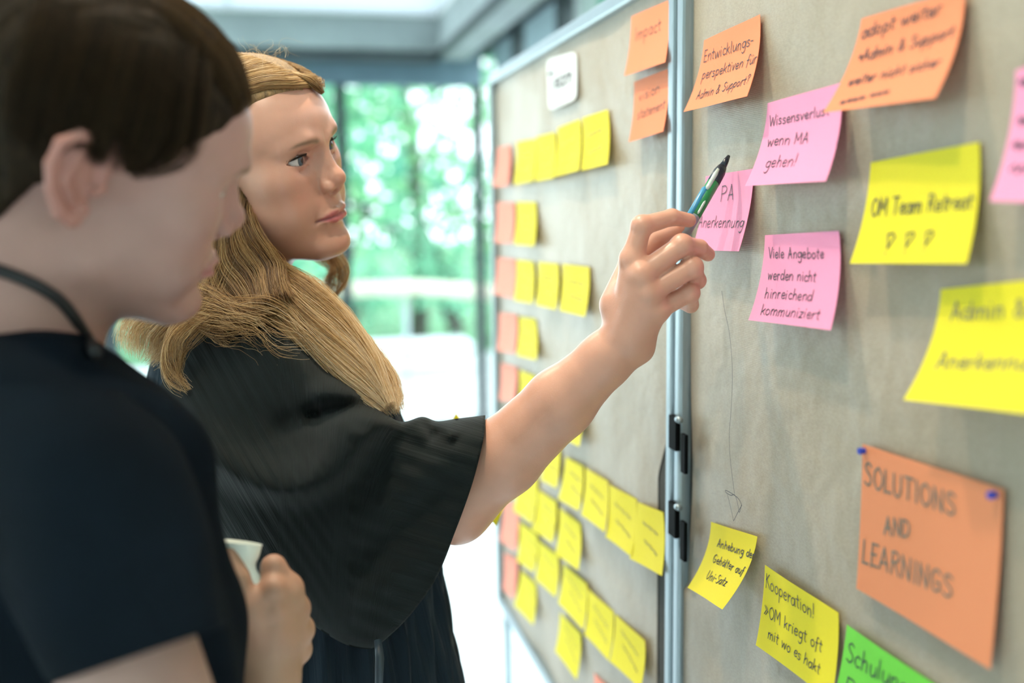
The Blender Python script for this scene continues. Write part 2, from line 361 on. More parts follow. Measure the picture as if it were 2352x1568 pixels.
def wavL(z, side):                     # lower right corner of the far sheet pulls back from the frame
    if side == 1: return 0.0
    return 0.056*min(1.0, max(0.0, (1.26-z)/0.10))
def wavR(z, side):                     # near sheet overlaps the frame lower down
    if side == 0: return 0.0
    t = (1.10-z)/0.32
    return -0.010*math.exp(-((z-1.19)/0.09)**2) + (0.030*min(1, max(0, t))**1.3 if t > 0 else 0)
board_far = pinboard('pinboard', 'far pinboard with rows of small yellow and salmon notes', yL0, yL1, wavL)
board_near = pinboard('pinboard', 'near pinboard with large pink, orange and yellow notes', yR0, yR1, wavR)
# clips joining the two frames
for (py0, py1, lab) in ((960, 1070, 'upper black clip joining the two board frames'), (1162, 1290, 'lower black clip joining the two board frames')):
    a = on_board(1553, (py0+py1)/2, 0.015); c = empty('frame_clip', a); tag(c, lab, 'clip', 'black clips on the board joint')
    za, zb = on_board(1553, py0, 0.015)[2], on_board(1553, py0+78, 0.015)[2]
    ya, yb = on_board(1563, 1000, 0.0088)[1], on_board(1535, 1000, 0.015)[1]
    box('jaw', (BOARD_X-0.015, ya, zb), (BOARD_X-0.0085, yb, za), M_blackp, c, 0.0012)
    zc, zd = on_board(1573, py0+36, 0.01)[2], on_board(1573, py0+126, 0.01)[2]
    yc, yd = on_board(1581, 1000, 0.0088)[1], on_board(1563, 1000, 0.013)[1]
    box('jaw', (BOARD_X-0.013, yc, zd), (BOARD_X-0.0085, yd, zc), M_blackp, c, 0.0012)
    tube('pin', [(BOARD_X-0.012, ya-0.006, za-0.002), (BOARD_X-0.012, ya+0.002, za-0.002)], 0.004, M_alu, c, 10)

# ---------------------------------------------------------------- single-stroke handwriting
GL = {
'a':(5,"4.2 4 2.5 5 .7 3.5 .5 1.2 1.8 0 3.3 .8 4.2 4|4.2 5 4.1 1.2 4.8 0"), 'b':(5,".8 9 .7 4 .6 0|.7 3.5 2.5 5 4.2 3.5 3.8 .8 2 0 .6 .6"),
'c':(4.2,"4 4.2 2.3 5 .8 3.5 .8 1.2 2.2 0 4 .7"), 'd':(5,"4 3.8 2.3 5 .7 3.5 .6 1 2 0 3.6 .9 4.2 3|4.6 9 4.2 4 4.3 0"),
'e':(4.4,".7 2.5 3.6 2.9 3.4 4.6 2 5 .7 3.3 .8 1 2.3 0 4 .8"), 'f':(3.4,"3.6 8.6 2.3 9 1.6 7 1.4 3 1.1 -2|.2 4.6 3 4.8"),
'g':(5,"4.2 4.2 2.4 5 .7 3.6 .7 1.4 2.2 .5 3.8 1.6 4.3 5|4.3 5 4.2 0 3.5 -3 1.8 -3.8 .7 -2.8"), 'h':(5,".9 9 .8 4 .6 0|.7 3 2.4 5 3.8 4.2 3.9 2 4 0"),
'i':(2.2,"1 5 .9 2 1.1 0|1.1 7 1.15 7.3"), 'j':(2.5,"1.6 5 1.5 -1 .2 -3.4|1.6 7 1.6 7.3"), 'k':(4.5,".8 9 .7 4 .6 0|3.8 5 .8 2.2|1.6 2.9 4 0"),
'l':(2.2,"1 9 .9 4 .9 1 1.5 0"), 'm':(7,".6 5 .6 0|.6 3.2 2.2 5 3.4 4 3.4 0|3.4 3.2 5 5 6.2 4 6.2 0"), 'n':(5,".7 5 .7 0|.7 3.2 2.4 5 4 4.2 4.1 0"),
'o':(4.8,"2.5 5 .8 3.8 .7 1.3 2.2 0 4 1.2 4.1 3.6 2.5 5"), 'p':(5,".9 5 .7 0 .5 -4|.8 3.6 2.6 5 4.2 3.8 3.8 1 2.2 .2 .8 1"), 'r':(3.6,".7 5 .7 0|.7 3 1.9 4.8 3.3 4.8"),
's':(4,"3.4 4.5 2 5 .8 4.2 1.4 2.9 3 2.2 3.4 .9 2 0 .5 .5"), 't':(3.4,"1.7 8 1.5 3 1.6 .8 2.8 .1|.3 5.2 3.2 5.5"), 'u':(5,".7 5 .7 1.5 1.8 0 3.4 .8 4.1 3|4.2 5 4.1 1.5 4.6 0"),
'v':(4.4,".5 5 2 0|2 0 3.9 5"), 'w':(6.4,".5 5 1.6 0|1.6 0 3.1 4.2|3.1 4.2 4.4 0|4.4 0 5.9 5"), 'x':(4,".5 5 3.6 0|3.6 5 .4 0"), 'y':(4.6,".6 5 2.2 .8|4.1 5 2.4 0 .8 -3.8"), 'z':(4.2,".6 5 3.7 5|3.7 5 .5 0|.5 0 3.9 .1"),
'A':(6,".4 0 2.8 9|2.8 9 5 0|1.2 3.2 4.6 3.4"), 'D':(6,".8 9 .7 0|.8 9 4 8.2 5.2 4.8 4 1 .7 0"), 'E':(5,".9 9 .7 0|.9 9 4.5 9.1|.8 4.7 3.8 4.9|.7 0 4.4 .1"), 'G':(6,"5 7.6 3.2 9 1 7 .7 3 2.4 .2 4.8 1.2 4.9 4|3 4 5 4"),
'I':(2.4,"1.2 9 1.1 0"), 'K':(5.4,".9 9 .7 0|4.8 9 .9 4.4|1.6 5 5 0"), 'L':(4.6,".9 9 .7 0|.7 0 4.4 .2"), 'M':(7,".6 0 .9 9|.9 9 3.4 3|3.4 3 5.8 9|5.8 9 6.2 0"), 'N':(6,".7 0 .8 9|.8 9 4.8 0|4.8 0 5 9"),
'O':(6.4,"3.3 9 1 7 .7 3 2.8 0 5.2 2 5.6 6 3.3 9"), 'P':(5.2,".9 9 .7 0|.9 8.8 3.4 9 4.8 7.2 3.6 5 .8 4.4"), 'R':(5.6,".9 9 .7 0|.9 8.8 3.4 9 4.8 7.2 3.6 5.2 .8 4.6|2.4 4.8 5 0"), 'S':(5.2,"4.6 8 2.8 9 1 7.6 1.6 5.6 4 3.8 4.4 1.6 2.6 0 .5 .9"),
'T':(5.4,".3 9 5.2 9.1|2.8 9 2.6 0"), 'U':(6,".8 9 .8 2.6 2.6 0 4.6 2 5 9"), 'V':(5.6,".4 9 2.6 0|2.6 0 5.2 9"), 'W':(8,".4 9 2 0|2 0 4 7|4 7 5.8 0|5.8 0 7.8 9"),
'!':(2.4,"1.3 9.5 1.2 2.6|1.1 .6 1.1 .2"), '?':(4.4,".8 7.4 1.6 9 3.4 8.6 3.5 6.6 2.2 5 2 2.6|1.9 .6 1.9 .2"), '-':(3.4,".5 3.4 3 3.5"), '&':(5.6,"5 .2 1.6 6.4 1.8 8.4 3.2 8.2 3.2 6.4 .8 3 1 .8 2.6 .1 4.8 3.4"),
'>':(4.4,".5 4 3.8 4|2.4 5.6 4.2 4|4.2 4 2.4 2.2|2.4 5.6 2.4 2.2"), '\xbb':(5.6,".5 7.6 2.8 4.4|2.8 4.4 .6 1|2.6 7.6 5 4.4|5 4.4 2.7 1"), '.':(2,"1 .4 1 .1"),
'^':(4.5,"3 9.4 .4 8.8|.4 8.8 1.6 2.8|1.6 2.8 4 8|4 8 3 9.4|1.5 .6 1.5 .1"),
'~':(5,".2 2 1.2 4.6 1.8 .6 2.8 4.4 3.4 .8 4.4 3.6 5 1.6"), ' ':(3.2,""),
}
GL['\xe4'] = (5, GL['a'][1]+"|1.6 7 1.6 7.4|3.4 7 3.4 7.4"); GL['\xfc'] = (5, GL['u'][1]+"|1.5 7 1.5 7.4|3.4 7 3.4 7.4")
def text_strokes(txt):
    x, out = 0.0, []
    for ch in txt:
        adv, s = GL[ch]
        for st in s.split('|'):
            if st:
                n = np.array(list(map(float, st.split()))).reshape(-1, 2); n[:, 0] += x + random.uniform(-.25, .25); n[:, 1] += random.uniform(-.3, .3)
                out.append(crom(n, 5))
        x += adv+0.45
    return out, x
def inv_bilin(c, p):
    TL, TR, BR, BL = [np.array(q, float) for q in c]; u = v = 0.5
    for _ in range(12):
        f = TL*(1-u)*(1-v)+TR*u*(1-v)+BR*u*v+BL*(1-u)*v - p
        J = np.stack([(TR-TL)*(1-v)+(BR-BL)*v, (BL-TL)*(1-u)+(BR-TR)*u], 1); d = np.linalg.solve(J, f); u, v = u-d[0], v-d[1]
    return u, v
def ribbons(strokes3, normal, wid):
    V, Q = [], []
    for s in strokes3:
        s = np.asarray(s); T = np.gradient(s, axis=0); T /= np.linalg.norm(T, axis=1)[:, None]+1e-12
        N = np.cross(T, normal); N /= np.linalg.norm(N, axis=1)[:, None]+1e-12; o = len(V)
        s = s.copy(); s[0] -= T[0]*wid*.4; s[-1] += T[-1]*wid*.4
        for a, b in zip(s-N*wid/2, s+N*wid/2): V += [a, b]
        Q += [(o+2*i, o+2*i+1, o+2*i+3, o+2*i+2) for i in range(len(s)-1)]
    return V, Q
def paper_mat(name, col, sh=0.0):
    mt, nt, b = nodes(name); b.inputs['Roughness'].default_value = 0.62; b.inputs['Specular IOR Level'].default_value = 0.3
    tc = nt.nodes.new('ShaderNodeTexCoord'); nz = nt.nodes.new('ShaderNodeTexNoise'); nz.inputs['Scale'].default_value = 900; nt.links.new(tc.outputs['Object'], nz.inputs['Vector'])
    rp = nt.nodes.new('ShaderNodeValToRGB'); rp.color_ramp.elements[0].color = (*[c*.94 for c in col], 1); rp.color_ramp.elements[1].color = (*[min(1, c*1.04) for c in col], 1)
    nt.links.new(nz.outputs['Fac'], rp.inputs[0]); nt.links.new(rp.outputs[0], b.inputs['Base Color'])
    tl = nt.nodes.new('ShaderNodeBsdfTranslucent'); tl.inputs[0].default_value = (*col, 1)
    mx = nt.nodes.new('ShaderNodeMixShader'); mx.inputs[0].default_value = 0.22
    nt.links.new(b.outputs[0], mx.inputs[1]); nt.links.new(tl.outputs[0], mx.inputs[2]); nt.links.new(mx.outputs[0], nt.nodes['Material Output'].inputs[0]); return mt
NOTE = {'yellow': paper_mat('yellow_note_paper', (0.84, 0.74, 0.03)), 'orange': paper_mat('orange_note_paper', (0.88, 0.30, 0.145)), 'pink': paper_mat('pink_note_paper', (0.93, 0.36, 0.58)),
        'salmon': paper_mat('salmon_note_paper', (0.95, 0.36, 0.26)), 'green': paper_mat('green_note_paper', (0.20, 0.72, 0.08)), 'white': paper_mat('white_card_paper', (0.85, 0.87, 0.88)), 'card': paper_mat('orange_card_paper', (0.80, 0.30, 0.145))}
M_ink = pmat('black_felt_ink', (0.03, 0.028, 0.045), 0.6); M_fade = pmat('grey_pencil_ink', (0.16, 0.15, 0.12), 0.7)
def note(label, color, corners, lines=(), curl=0.012, ink=None, group='sticky notes', name='sticky_note', wid=0.0010, base=0.0025, rnd=0.0, cat='note', pw=2.0):
    c = [np.array(q, float) for q in corners]
    off = [base, base, base+curl, base+curl]
    W = [on_board(q[0], q[1], o) for q, o in zip(c, off)]
    def S(u, v, lift=0.0):
        p = W[0]*(1-u)*(1-v)+W[1]*u*(1-v)+W[2]*u*v+W[3]*(1-u)*v
        p = p.copy(); p[0] = BOARD_X - base - curl*v**pw - lift - 0.0006*math.sin(5*u+3*v); return p
    n = 12; us = np.linspace(0, 1, n+1); V, Q = [], []
    for v in us:
        for u in us:
            uu, vv = u, v
            if rnd:                                   # rounded corners
                du, dv = max(0, abs(u-.5)-.5+rnd), max(0, abs(v-.5)-.5+rnd); L = math.hypot(du, dv)
                if L > rnd: uu = .5+math.copysign(.5-rnd+du*rnd/L, u-.5); vv = .5+math.copysign(.5-rnd+dv*rnd/L, v-.5)
            V.append(S(uu, vv))
    k = len(V); V += [q+np.array([0.0003, 0, 0]) for q in V]; m_ = n+1
    for j in range(n):
        for i in range(n):
            q = (j*m_+i, (j+1)*m_+i, (j+1)*m_+i+1, j*m_+i+1); Q.append(q); Q.append(tuple(k+t for t in q[::-1]))
    o = link(name, mesh(name, V, Q), NOTE[color], None, True); tag(o, label, cat, group)
    st = []
    for ln in lines:
        txt, a, b, xh = ln[:4]
        a, b = np.array(a, float), np.array(b, float); d = (b-a)/np.linalg.norm(b-a); up = ln[4] if len(ln) > 4 else None
        L = c[3]-c[0]; R_ = c[2]-c[1]; dn = (L+R_); dn = dn/np.linalg.norm(dn)
        if up is not None: dn = -np.array(up, float)/np.linalg.norm(up)
        s, wt = text_strokes(txt)
        for q in s:
            pp = [inv_bilin(c, a + (b-a)*(x/wt) - dn*(y*xh*0.9/5.0)) for x, y in q]
            st.append([S(u, v, 0.0006) for u, v in pp])
    if st:
        V, Q = ribbons(st, np.array([1.0, 0, 0]), wid); link('handwriting', mesh('handwriting', V, Q), ink or M_ink, o)
    return o
GN, GF = 'large notes on the near board', 'small notes on the far board'
note('orange note headed Entwicklungs-, beside the frame joint near the top', 'orange', [(1617, 93), (1744, 33), (1717, 221), (1570, 257)], [('Entwicklungs-', (1610, 142), (1722, 102), 17), ('perspektiven f\xfcr', (1605, 182), (1728, 143), 15), ('Admin & Support?', (1596, 228), (1716, 190), 13)], .020, group=GN)
note('large orange note at the top edge with an arrow before Admin & Support', 'orange', [(1979, 43), (2214, -26), (2149, 225), (1890, 259)], [('adopt weiter', (1972, 88), (2160, 28), 20), ('>Admin & Support', (1958, 142), (2176, 82), 18), ('weiter nicht sicher', (1940, 196), (2148, 150), 15), ('~~~~ ~~~', (1930, 240), (2046, 212), 11)], .024, group=GN, wid=.0012)
note('pink note reading Wissensverlust wenn MA gehen', 'pink', [(1763, 237), (1930, 190), (1898, 416), (1711, 427)], [('Wissensverlust', (1760, 289), (1897, 262), 15), ('wenn MA', (1753, 335), (1850, 327), 16), ('gehen!', (1753, 385), (1826, 380), 17)], .022, group=GN)
note('pink note partly behind the pen reading Anerkennung', 'pink', [(1621, 405), (1730, 387), (1698, 577), (1589, 574)], [('PA', (1651, 462), (1683, 457), 22), ('Anerkennung', (1598, 521), (1704, 522), 17)], .014, group=GN)
note('pink note in the middle reading Viele Angebote werden nicht hinreichend kommuniziert', 'pink', [(1757, 540), (1925, 530), (1909, 758), (1719, 735)], [('Viele Angebote', (1761, 592), (1888, 594), 15), ('werden nicht', (1757, 641), (1869, 648), 15), ('hinreichend', (1752, 684), (1864, 692), 15), ('kommuniziert', (1747, 722), (1884, 734), 15)], .018, group=GN)
note('yellow note reading OM Team Retreat with three exclamation marks', 'yellow', [(2000, 373), (2247, 326), (2222, 605), (1952, 605)], [('OM Team Retreat', (1994, 496), (2226, 478), 25), ('^ ^ ^', (2032, 585), (2146, 578), 29)], .016, group=GN, wid=.0013)
note('pink note cut by the right picture edge', 'pink', [(2333, 162), (2620, 60), (2560, 470), (2273, 462)], [('~ ~ ~', (2335, 200), (2500, 185), 24), ('~~~ ~', (2325, 290), (2500, 275), 24), ('~~ ~~', (2315, 345), (2500, 335), 24), ('~~~', (2310, 400), (2500, 392), 24)], .020, group=GN, wid=.0013)
note('large yellow note at right edge beginning Admin &', 'yellow', [(2161, 664), (2450, 634), (2400, 955), (2075, 918)], [('Admin &', (2175, 736), (2352, 728), 27), ('Anerkennung', (2140, 848), (2400, 852), 24)], .028, group=GN, wid=.0013, ink=M_fade)
sol = note('big orange card reading SOLUTIONS AND LEARNINGS, pinned with blue pins', 'card', [(1981, 1019), (2303, 1124), (2276, 1537), (1967, 1351)], [('SOLUTIONS', (1986, 1112), (2208, 1192), 31), ('AND', (2038, 1228), (2104, 1242), 24), ('LEARNINGS', (1980, 1290), (2200, 1382), 31)], .006, group=GN, name='paper_card', wid=.0018, cat='card', ink=M_fade)
note('yellow curled note under the drawn arrow beginning Anhebung der', 'yellow', [(1633, 1198), (1738, 1232), (1660, 1399), (1579, 1349)], [('Anhebung der', (1637, 1256), (1720, 1284), 12), ('Geh\xe4lter auf', (1624, 1292), (1692, 1322), 12), ('Uni-Satz', (1612, 1330), (1657, 1348), 12)], .030, group=GN, wid=.0011)
note('yellow note headed Kooperation in large letters', 'yellow', [(1757, 1297), (1924, 1407), (1911, 1610), (1736, 1481)], [('Kooperation!', (1757, 1348), (1872, 1426), 20), ('\xbbOM kriegt oft', (1752, 1412), (1886, 1502), 17), ('mit wo es hakt', (1764, 1466), (1884, 1552), 15)], .010, group=GN)
note('green note at the bottom edge beginning Schulung', 'green', [(1945, 1434), (2190, 1602), (2150, 1810), (1906, 1640)], [('Schulung', (1942, 1516), (2090, 1608), 27), ('Raum', (1936, 1590), (2060, 1680), 24)], .010, group=GN, wid=.0013)
M_pin = pmat('blue_plastic', (0.02, 0.05, 0.42), 0.3)
for (px, py, lab) in ((1985, 1035, 'blue pin at the upper left corner of the orange card'), (2286, 1136, 'blue pin at the upper right corner of the orange card')):
    q = on_board(px, py, 0.004); bm = bmesh.new()
    V, Fc = tube_geo([q, q-np.array([.002, 0, 0]), q-np.array([.003, 0, 0]), q-np.array([.005, 0, 0])], [.0026, .0024, .0030, .0026], 14)
    tag(link('push_pin', mesh('push_pin', V, Fc), M_pin, None), lab, 'pin', 'blue pins')
# hand-drawn arrow on the near sheet
ar = []
for s in ([(1658, 668), (1664, 710), (1676, 770), (1682, 850), (1680, 930), (1675, 1000), (1678, 1060), (1687, 1133)], [(1671, 1136), (1677, 1160), (1685, 1196)], [(1685, 1196), (1697, 1172), (1704, 1160)], [(1704, 1160), (1697, 1146), (1684, 1135), (1668, 1126), (1667, 1130), (1678, 1137), (1688, 1137), (1695, 1160), (1698, 1176), (1703, 1160)]):
    ar.append([on_board(x, y, 0.0048) for x, y in crom(s, 8)])
V, Q = ribbons(ar, np.array([1., 0, 0]), .0008); link('drawn_arrow', mesh('drawn_arrow', V, Q), M_ink, board_near)

S_ = lambda c, n=2: [('~~~~'[:3], (c[0][0]*.82+c[1][0]*.18, c[0][1]*.6+c[3][1]*.4), (c[0][0]*.25+c[1][0]*.75, c[1][1]*.6+c[2][1]*.4), 10), ('~~~', (c[0][0]*.8+c[1][0]*.2, c[0][1]*.28+c[3][1]*.72), (c[0][0]*.25+c[1][0]*.75, c[1][1]*.28+c[2][1]*.72), 10)]
note('orange note reading Impact at the top corner of the far board', 'orange', [(1450, 38), (1533, 1), (1529, 143), (1434, 174)], [('Impact', (1456, 95), (1514, 68), 19)], .012, group=GF)
note('orange note below Impact on the far board', 'orange', [(1456, 189), (1532, 158), (1524, 302), (1444, 326)], [('vision', (1464, 232), (1512, 210), 14), ('statement', (1460, 274), (1523, 248), 14)], .014, group=GF)
note('white card with rounded corners reading Team', 'white', [(1255, 137), (1323, 117), (1325, 228), (1260, 255)], [('Team', (1262, 210), (1316, 186), 24)], .003, group=GF, name='paper_card', cat='card', rnd=.14, wid=.0042)
FAR = [
('yellow note at the left end of the top row', 'y', [(1186, 326), (1229, 318), (1224, 416), (1180, 424)]),
('yellow note, second in the top row', 'y', [(1231, 314), (1273, 303), (1272, 409), (1228, 416)]),
('yellow note, third in the top row', 'y', [(1280, 294), (1331, 273), (1330, 391), (1273, 405)]),
('yellow note at the right end of the top row', 'y', [(1337, 271), (1395, 251), (1396, 377), (1335, 391)]),
('salmon note at the edge beside the top yellow row', 's', [(1143, 339), (1171, 333), (1167, 426), (1131, 429)]),
('salmon note at the edge, second from the top', 's', [(1141, 465), (1180, 465), (1177, 558), (1136, 557)]),
('lone yellow note in the second row of the far board', 'y', [(1187, 463), (1229, 464), (1227, 565), (1181, 561)]),
('salmon note at the edge, third from the top', 's', [(1142, 591), (1183, 596), (1180, 685), (1133, 675)]),
('yellow note at the left of the row of three', 'y', [(1187, 596), (1224, 601), (1223, 697), (1181, 690)]),
('yellow note in the middle of the row of three', 'y', [(1236, 601), (1281, 606), (1277, 711), (1231, 700)]),
('yellow note at the right of the row of three', 'y', [(1292, 606), (1352, 613), (1344, 727), (1285, 713)]),
('salmon note at the edge, fourth from the top', 's', [(1146, 718), (1186, 723), (1183, 811), (1141, 805)]),
('lone yellow note in the fourth row of the far board', 'y', [(1192, 727), (1229, 732), (1232, 827), (1187, 816)]),
('salmon note at the edge, just above the forearm', 's', [(1150, 833), (1187, 844), (1180, 921), (1146, 919)]),
('yellow note half hidden above the forearm', 'y', [(1193, 849), (1228, 864), (1232, 958), (1190, 935)]),
('salmon note just below the forearm at the board edge', 's', [(1158, 1150), (1190, 1160), (1184, 1266), (1147, 1240)]),
('lowest salmon note at the board edge', 's', [(1157, 1268), (1187, 1284), (1180, 1376), (1155, 1352)]),
('yellow note of which only a corner shows under the forearm', 'y', [(1284, 905), (1335, 920), (1331, 1025), (1280, 1000)]),
('yellow note left end of the upper lower-group row, under the arm', 'y', [(1247, 985), (1284, 1005), (1279, 1121), (1243, 1102)]),
('yellow note, second in the upper diagonal row under the arm', 'y', [(1299, 1048), (1338, 1070), (1330, 1173), (1282, 1146)]),
('yellow note, third in the upper diagonal row under the arm', 'y', [(1344, 1073), (1395, 1105), (1390, 1222), (1335, 1182)]),
('yellow note, fourth in the upper diagonal row, overlapped on its right', 'y', [(1399, 1112), (1461, 1146), (1450, 1277), (1391, 1233)]),
('larger yellow note with writing beside the lower clip', 'y', [(1464, 1152), (1522, 1176), (1521, 1322), (1446, 1282)]),
('yellow note of the second diagonal row, touching the arm', 'y', [(1188, 1080), (1233, 1100), (1223, 1203), (1180, 1172)]),
('yellow note, middle of the second diagonal row', 'y', [(1236, 1124), (1277, 1152), (1269, 1246), (1221, 1215)]),
('yellow note at the right of the second diagonal row', 'y', [(1285, 1165), (1332, 1203), (1329, 1309), (1276, 1272)]),
('yellow note beside the salmon note under the arm', 'y', [(1193, 1197), (1233, 1227), (1226, 1314), (1188, 1288)]),
('yellow note, second in the third diagonal row', 'y', [(1235, 1239), (1281, 1276), (1277, 1371), (1230, 1331)]),
('lowest yellow note beside the salmon column', 'y', [(1196, 1308), (1230, 1341), (1225, 1435), (1181, 1390)]),
('yellow note at the left of the lowest row of three', 'y', [(1293, 1293), (1347, 1341), (1340, 1446), (1282, 1384)]),
('yellow note in the middle of the lowest row of three', 'y', [(1350, 1351), (1408, 1404), (1399, 1517), (1342, 1457)]),
('yellow note at the right of the lowest row of three', 'y', [(1413, 1409), (1480, 1471), (1472, 1582), (1400, 1518)]),
('yellow note hanging lowest near the bottom rail', 'y', [(1286, 1405), (1333, 1455), (1325, 1561), (1275, 1495)]),
('salmon note showing only its top at the picture bottom', 's', [(1364, 1544), (1420, 1600), (1412, 1700), (1358, 1640)]),
]
for i, (lab, k, c) in enumerate(FAR):
    note(lab, 'yellow' if k == 'y' else 'salmon', c, S_(c) if k == 'y' else (), .012, M_fade, GF, wid=.0010, base=0.0025+0.0005*(i % 3))
# ---------------------------------------------------------------- implicit-surface modelling for the two people
f32 = np.float32
def sphere(p, c, r): return np.sqrt(((p-np.asarray(c, f32))**2).sum(1)) - r
def ell(p, c, r):
    q = p-np.asarray(c, f32); r = np.asarray(r, f32)
    k0 = np.sqrt(((q/r)**2).sum(1)); k1 = np.sqrt(((q/(r*r))**2).sum(1)); return k0*(k0-1)/(k1+1e-9)
def cone(p, a, b, ra, rb):   # capsule with changing radius
    a = np.asarray(a, f32); b = np.asarray(b, f32); ab = b-a; q = p-a
    t = np.clip((q@ab)/float(ab@ab), 0, 1); return np.sqrt(((q-t[:, None]*ab)**2).sum(1)) - (ra+(rb-ra)*t)
def smin(a, b, k): h = np.maximum(k-np.abs(a-b), 0)/k; return np.minimum(a, b)-h*h*k*0.25
def ssub(a, b, k): return -smin(-a, b, k)
def chain(p, pts, rad, k=0.0):
    d = None
    for i in range(len(pts)-1):
        e = cone(p, pts[i], pts[i+1], rad[i], rad[i+1]); d = e if d is None else (np.minimum(d, e) if k == 0 else smin(d, e, k))
    return d
def surface_nets(sdf, lo, hi, h, slack=1.5):
    lo = np.asarray(lo, float); hi = np.asarray(hi, float); B = 16
    nb = np.ceil((hi-lo)/(h*B)).astype(int); g = np.stack(np.meshgrid(*[np.arange(n) for n in nb], indexing='ij'), -1).reshape(-1, 3)
    d = sdf((lo+(g+0.5)*B*h).astype(f32)); g = g[np.abs(d) < h*B*0.87*slack]
    ii = np.stack(np.meshgrid(*[np.arange(B+1)]*3, indexing='ij'), -1).reshape(-1, 3)
    NY, NZ = int(nb[1])*B+2, int(nb[2])*B+2
    ids, pos, edges = [], [], []
    cor = np.array([(a, b, c) for a in (0, 1) for b in (0, 1) for c in (0, 1)])
    ed = [(i, j) for i in range(8) for j in range(i+1, 8) if np.abs(cor[i]-cor[j]).sum() == 1]
    for s in range(0, len(g), 24):
        gg = g[s:s+24]; base = gg[:, None, :]*B + ii[None]
        v = sdf((lo+base.reshape(-1, 3)*h).astype(f32)).reshape(len(gg), B+1, B+1, B+1)
        cs = np.stack([v[:, c[0]:B+c[0], c[1]:B+c[1], c[2]:B+c[2]] for c in cor], -1)
        ns = (cs < 0).sum(-1); act = np.argwhere((ns > 0) & (ns < 8))
        if len(act) == 0: continue
        cv = cs[act[:, 0], act[:, 1], act[:, 2], act[:, 3]]; cell = gg[act[:, 0]]*B + act[:, 1:]
        acc = np.zeros((len(act), 3)); cnt = np.zeros(len(act))
        for i, j in ed:
            x = (cv[:, i] < 0) != (cv[:, j] < 0); t = cv[x, i]/(cv[x, i]-cv[x, j])
            acc[x] += cor[i]+(cor[j]-cor[i])*t[:, None]; cnt[x] += 1
        pos.append(lo+(cell+acc/cnt[:, None])*h)
        gid = (cell[:, 0]*NY+cell[:, 1])*NZ+cell[:, 2]; ids.append(gid)
        for ax, (cj, o1, o2) in enumerate(((4, (0, 1, 0), (0, 0, 1)), (2, (0, 0, 1), (1, 0, 0)), (1, (1, 0, 0), (0, 1, 0)))):
            x = (cv[:, 0] < 0) != (cv[:, cj] < 0); c0 = cell[x]; neg = cv[x, 0] < 0
            k = lambda c: (c[:, 0]*NY+c[:, 1])*NZ+c[:, 2]
            q = np.stack([k(c0), k(c0-o1), k(c0-np.array(o1)-o2), k(c0-o2)], 1); q[~neg] = q[~neg][:, ::-1]; edges.append(q)
    ids = np.concatenate(ids); pos = np.concatenate(pos); o = np.argsort(ids); ids, pos = ids[o], pos[o]; Q = np.concatenate(edges)
    k = np.searchsorted(ids, Q); k = np.minimum(k, len(ids)-1); ok = (ids[k] == Q).all(1); Q = k[ok]
    e = h*0.4
    for _ in range(2):
        P_ = pos.astype(f32); d = sdf(P_); gr = np.stack([sdf(P_+np.eye(3, dtype=f32)[i]*f32(e))-d for i in range(3)], 1)/e
        n2 = (gr**2).sum(1)+1e-6; pos -= np.clip((d/n2)[:, None]*gr, -h*.5, h*.5)
    return pos, Q
def col_attr(me, col):
    a = me.color_attributes.new('Col', 'FLOAT_COLOR', 'POINT'); c = np.ones((len(me.vertices), 4), np.float32); c[:, :3] = col; a.data.foreach_set('color', c.ravel())
def euler_rot(y, p, r):
    cy_, sy, cp, sp, cr, sr = math.cos(y), math.sin(y), math.cos(p), math.sin(p), math.cos(r), math.sin(r)
    return np.array([[cy_, -sy, 0], [sy, cy_, 0], [0, 0, 1]])@np.array([[1, 0, 0], [0, cp, -sp], [0, sp, cp]])@np.array([[cr, 0, sr], [0, 1, 0], [-sr, 0, cr]])

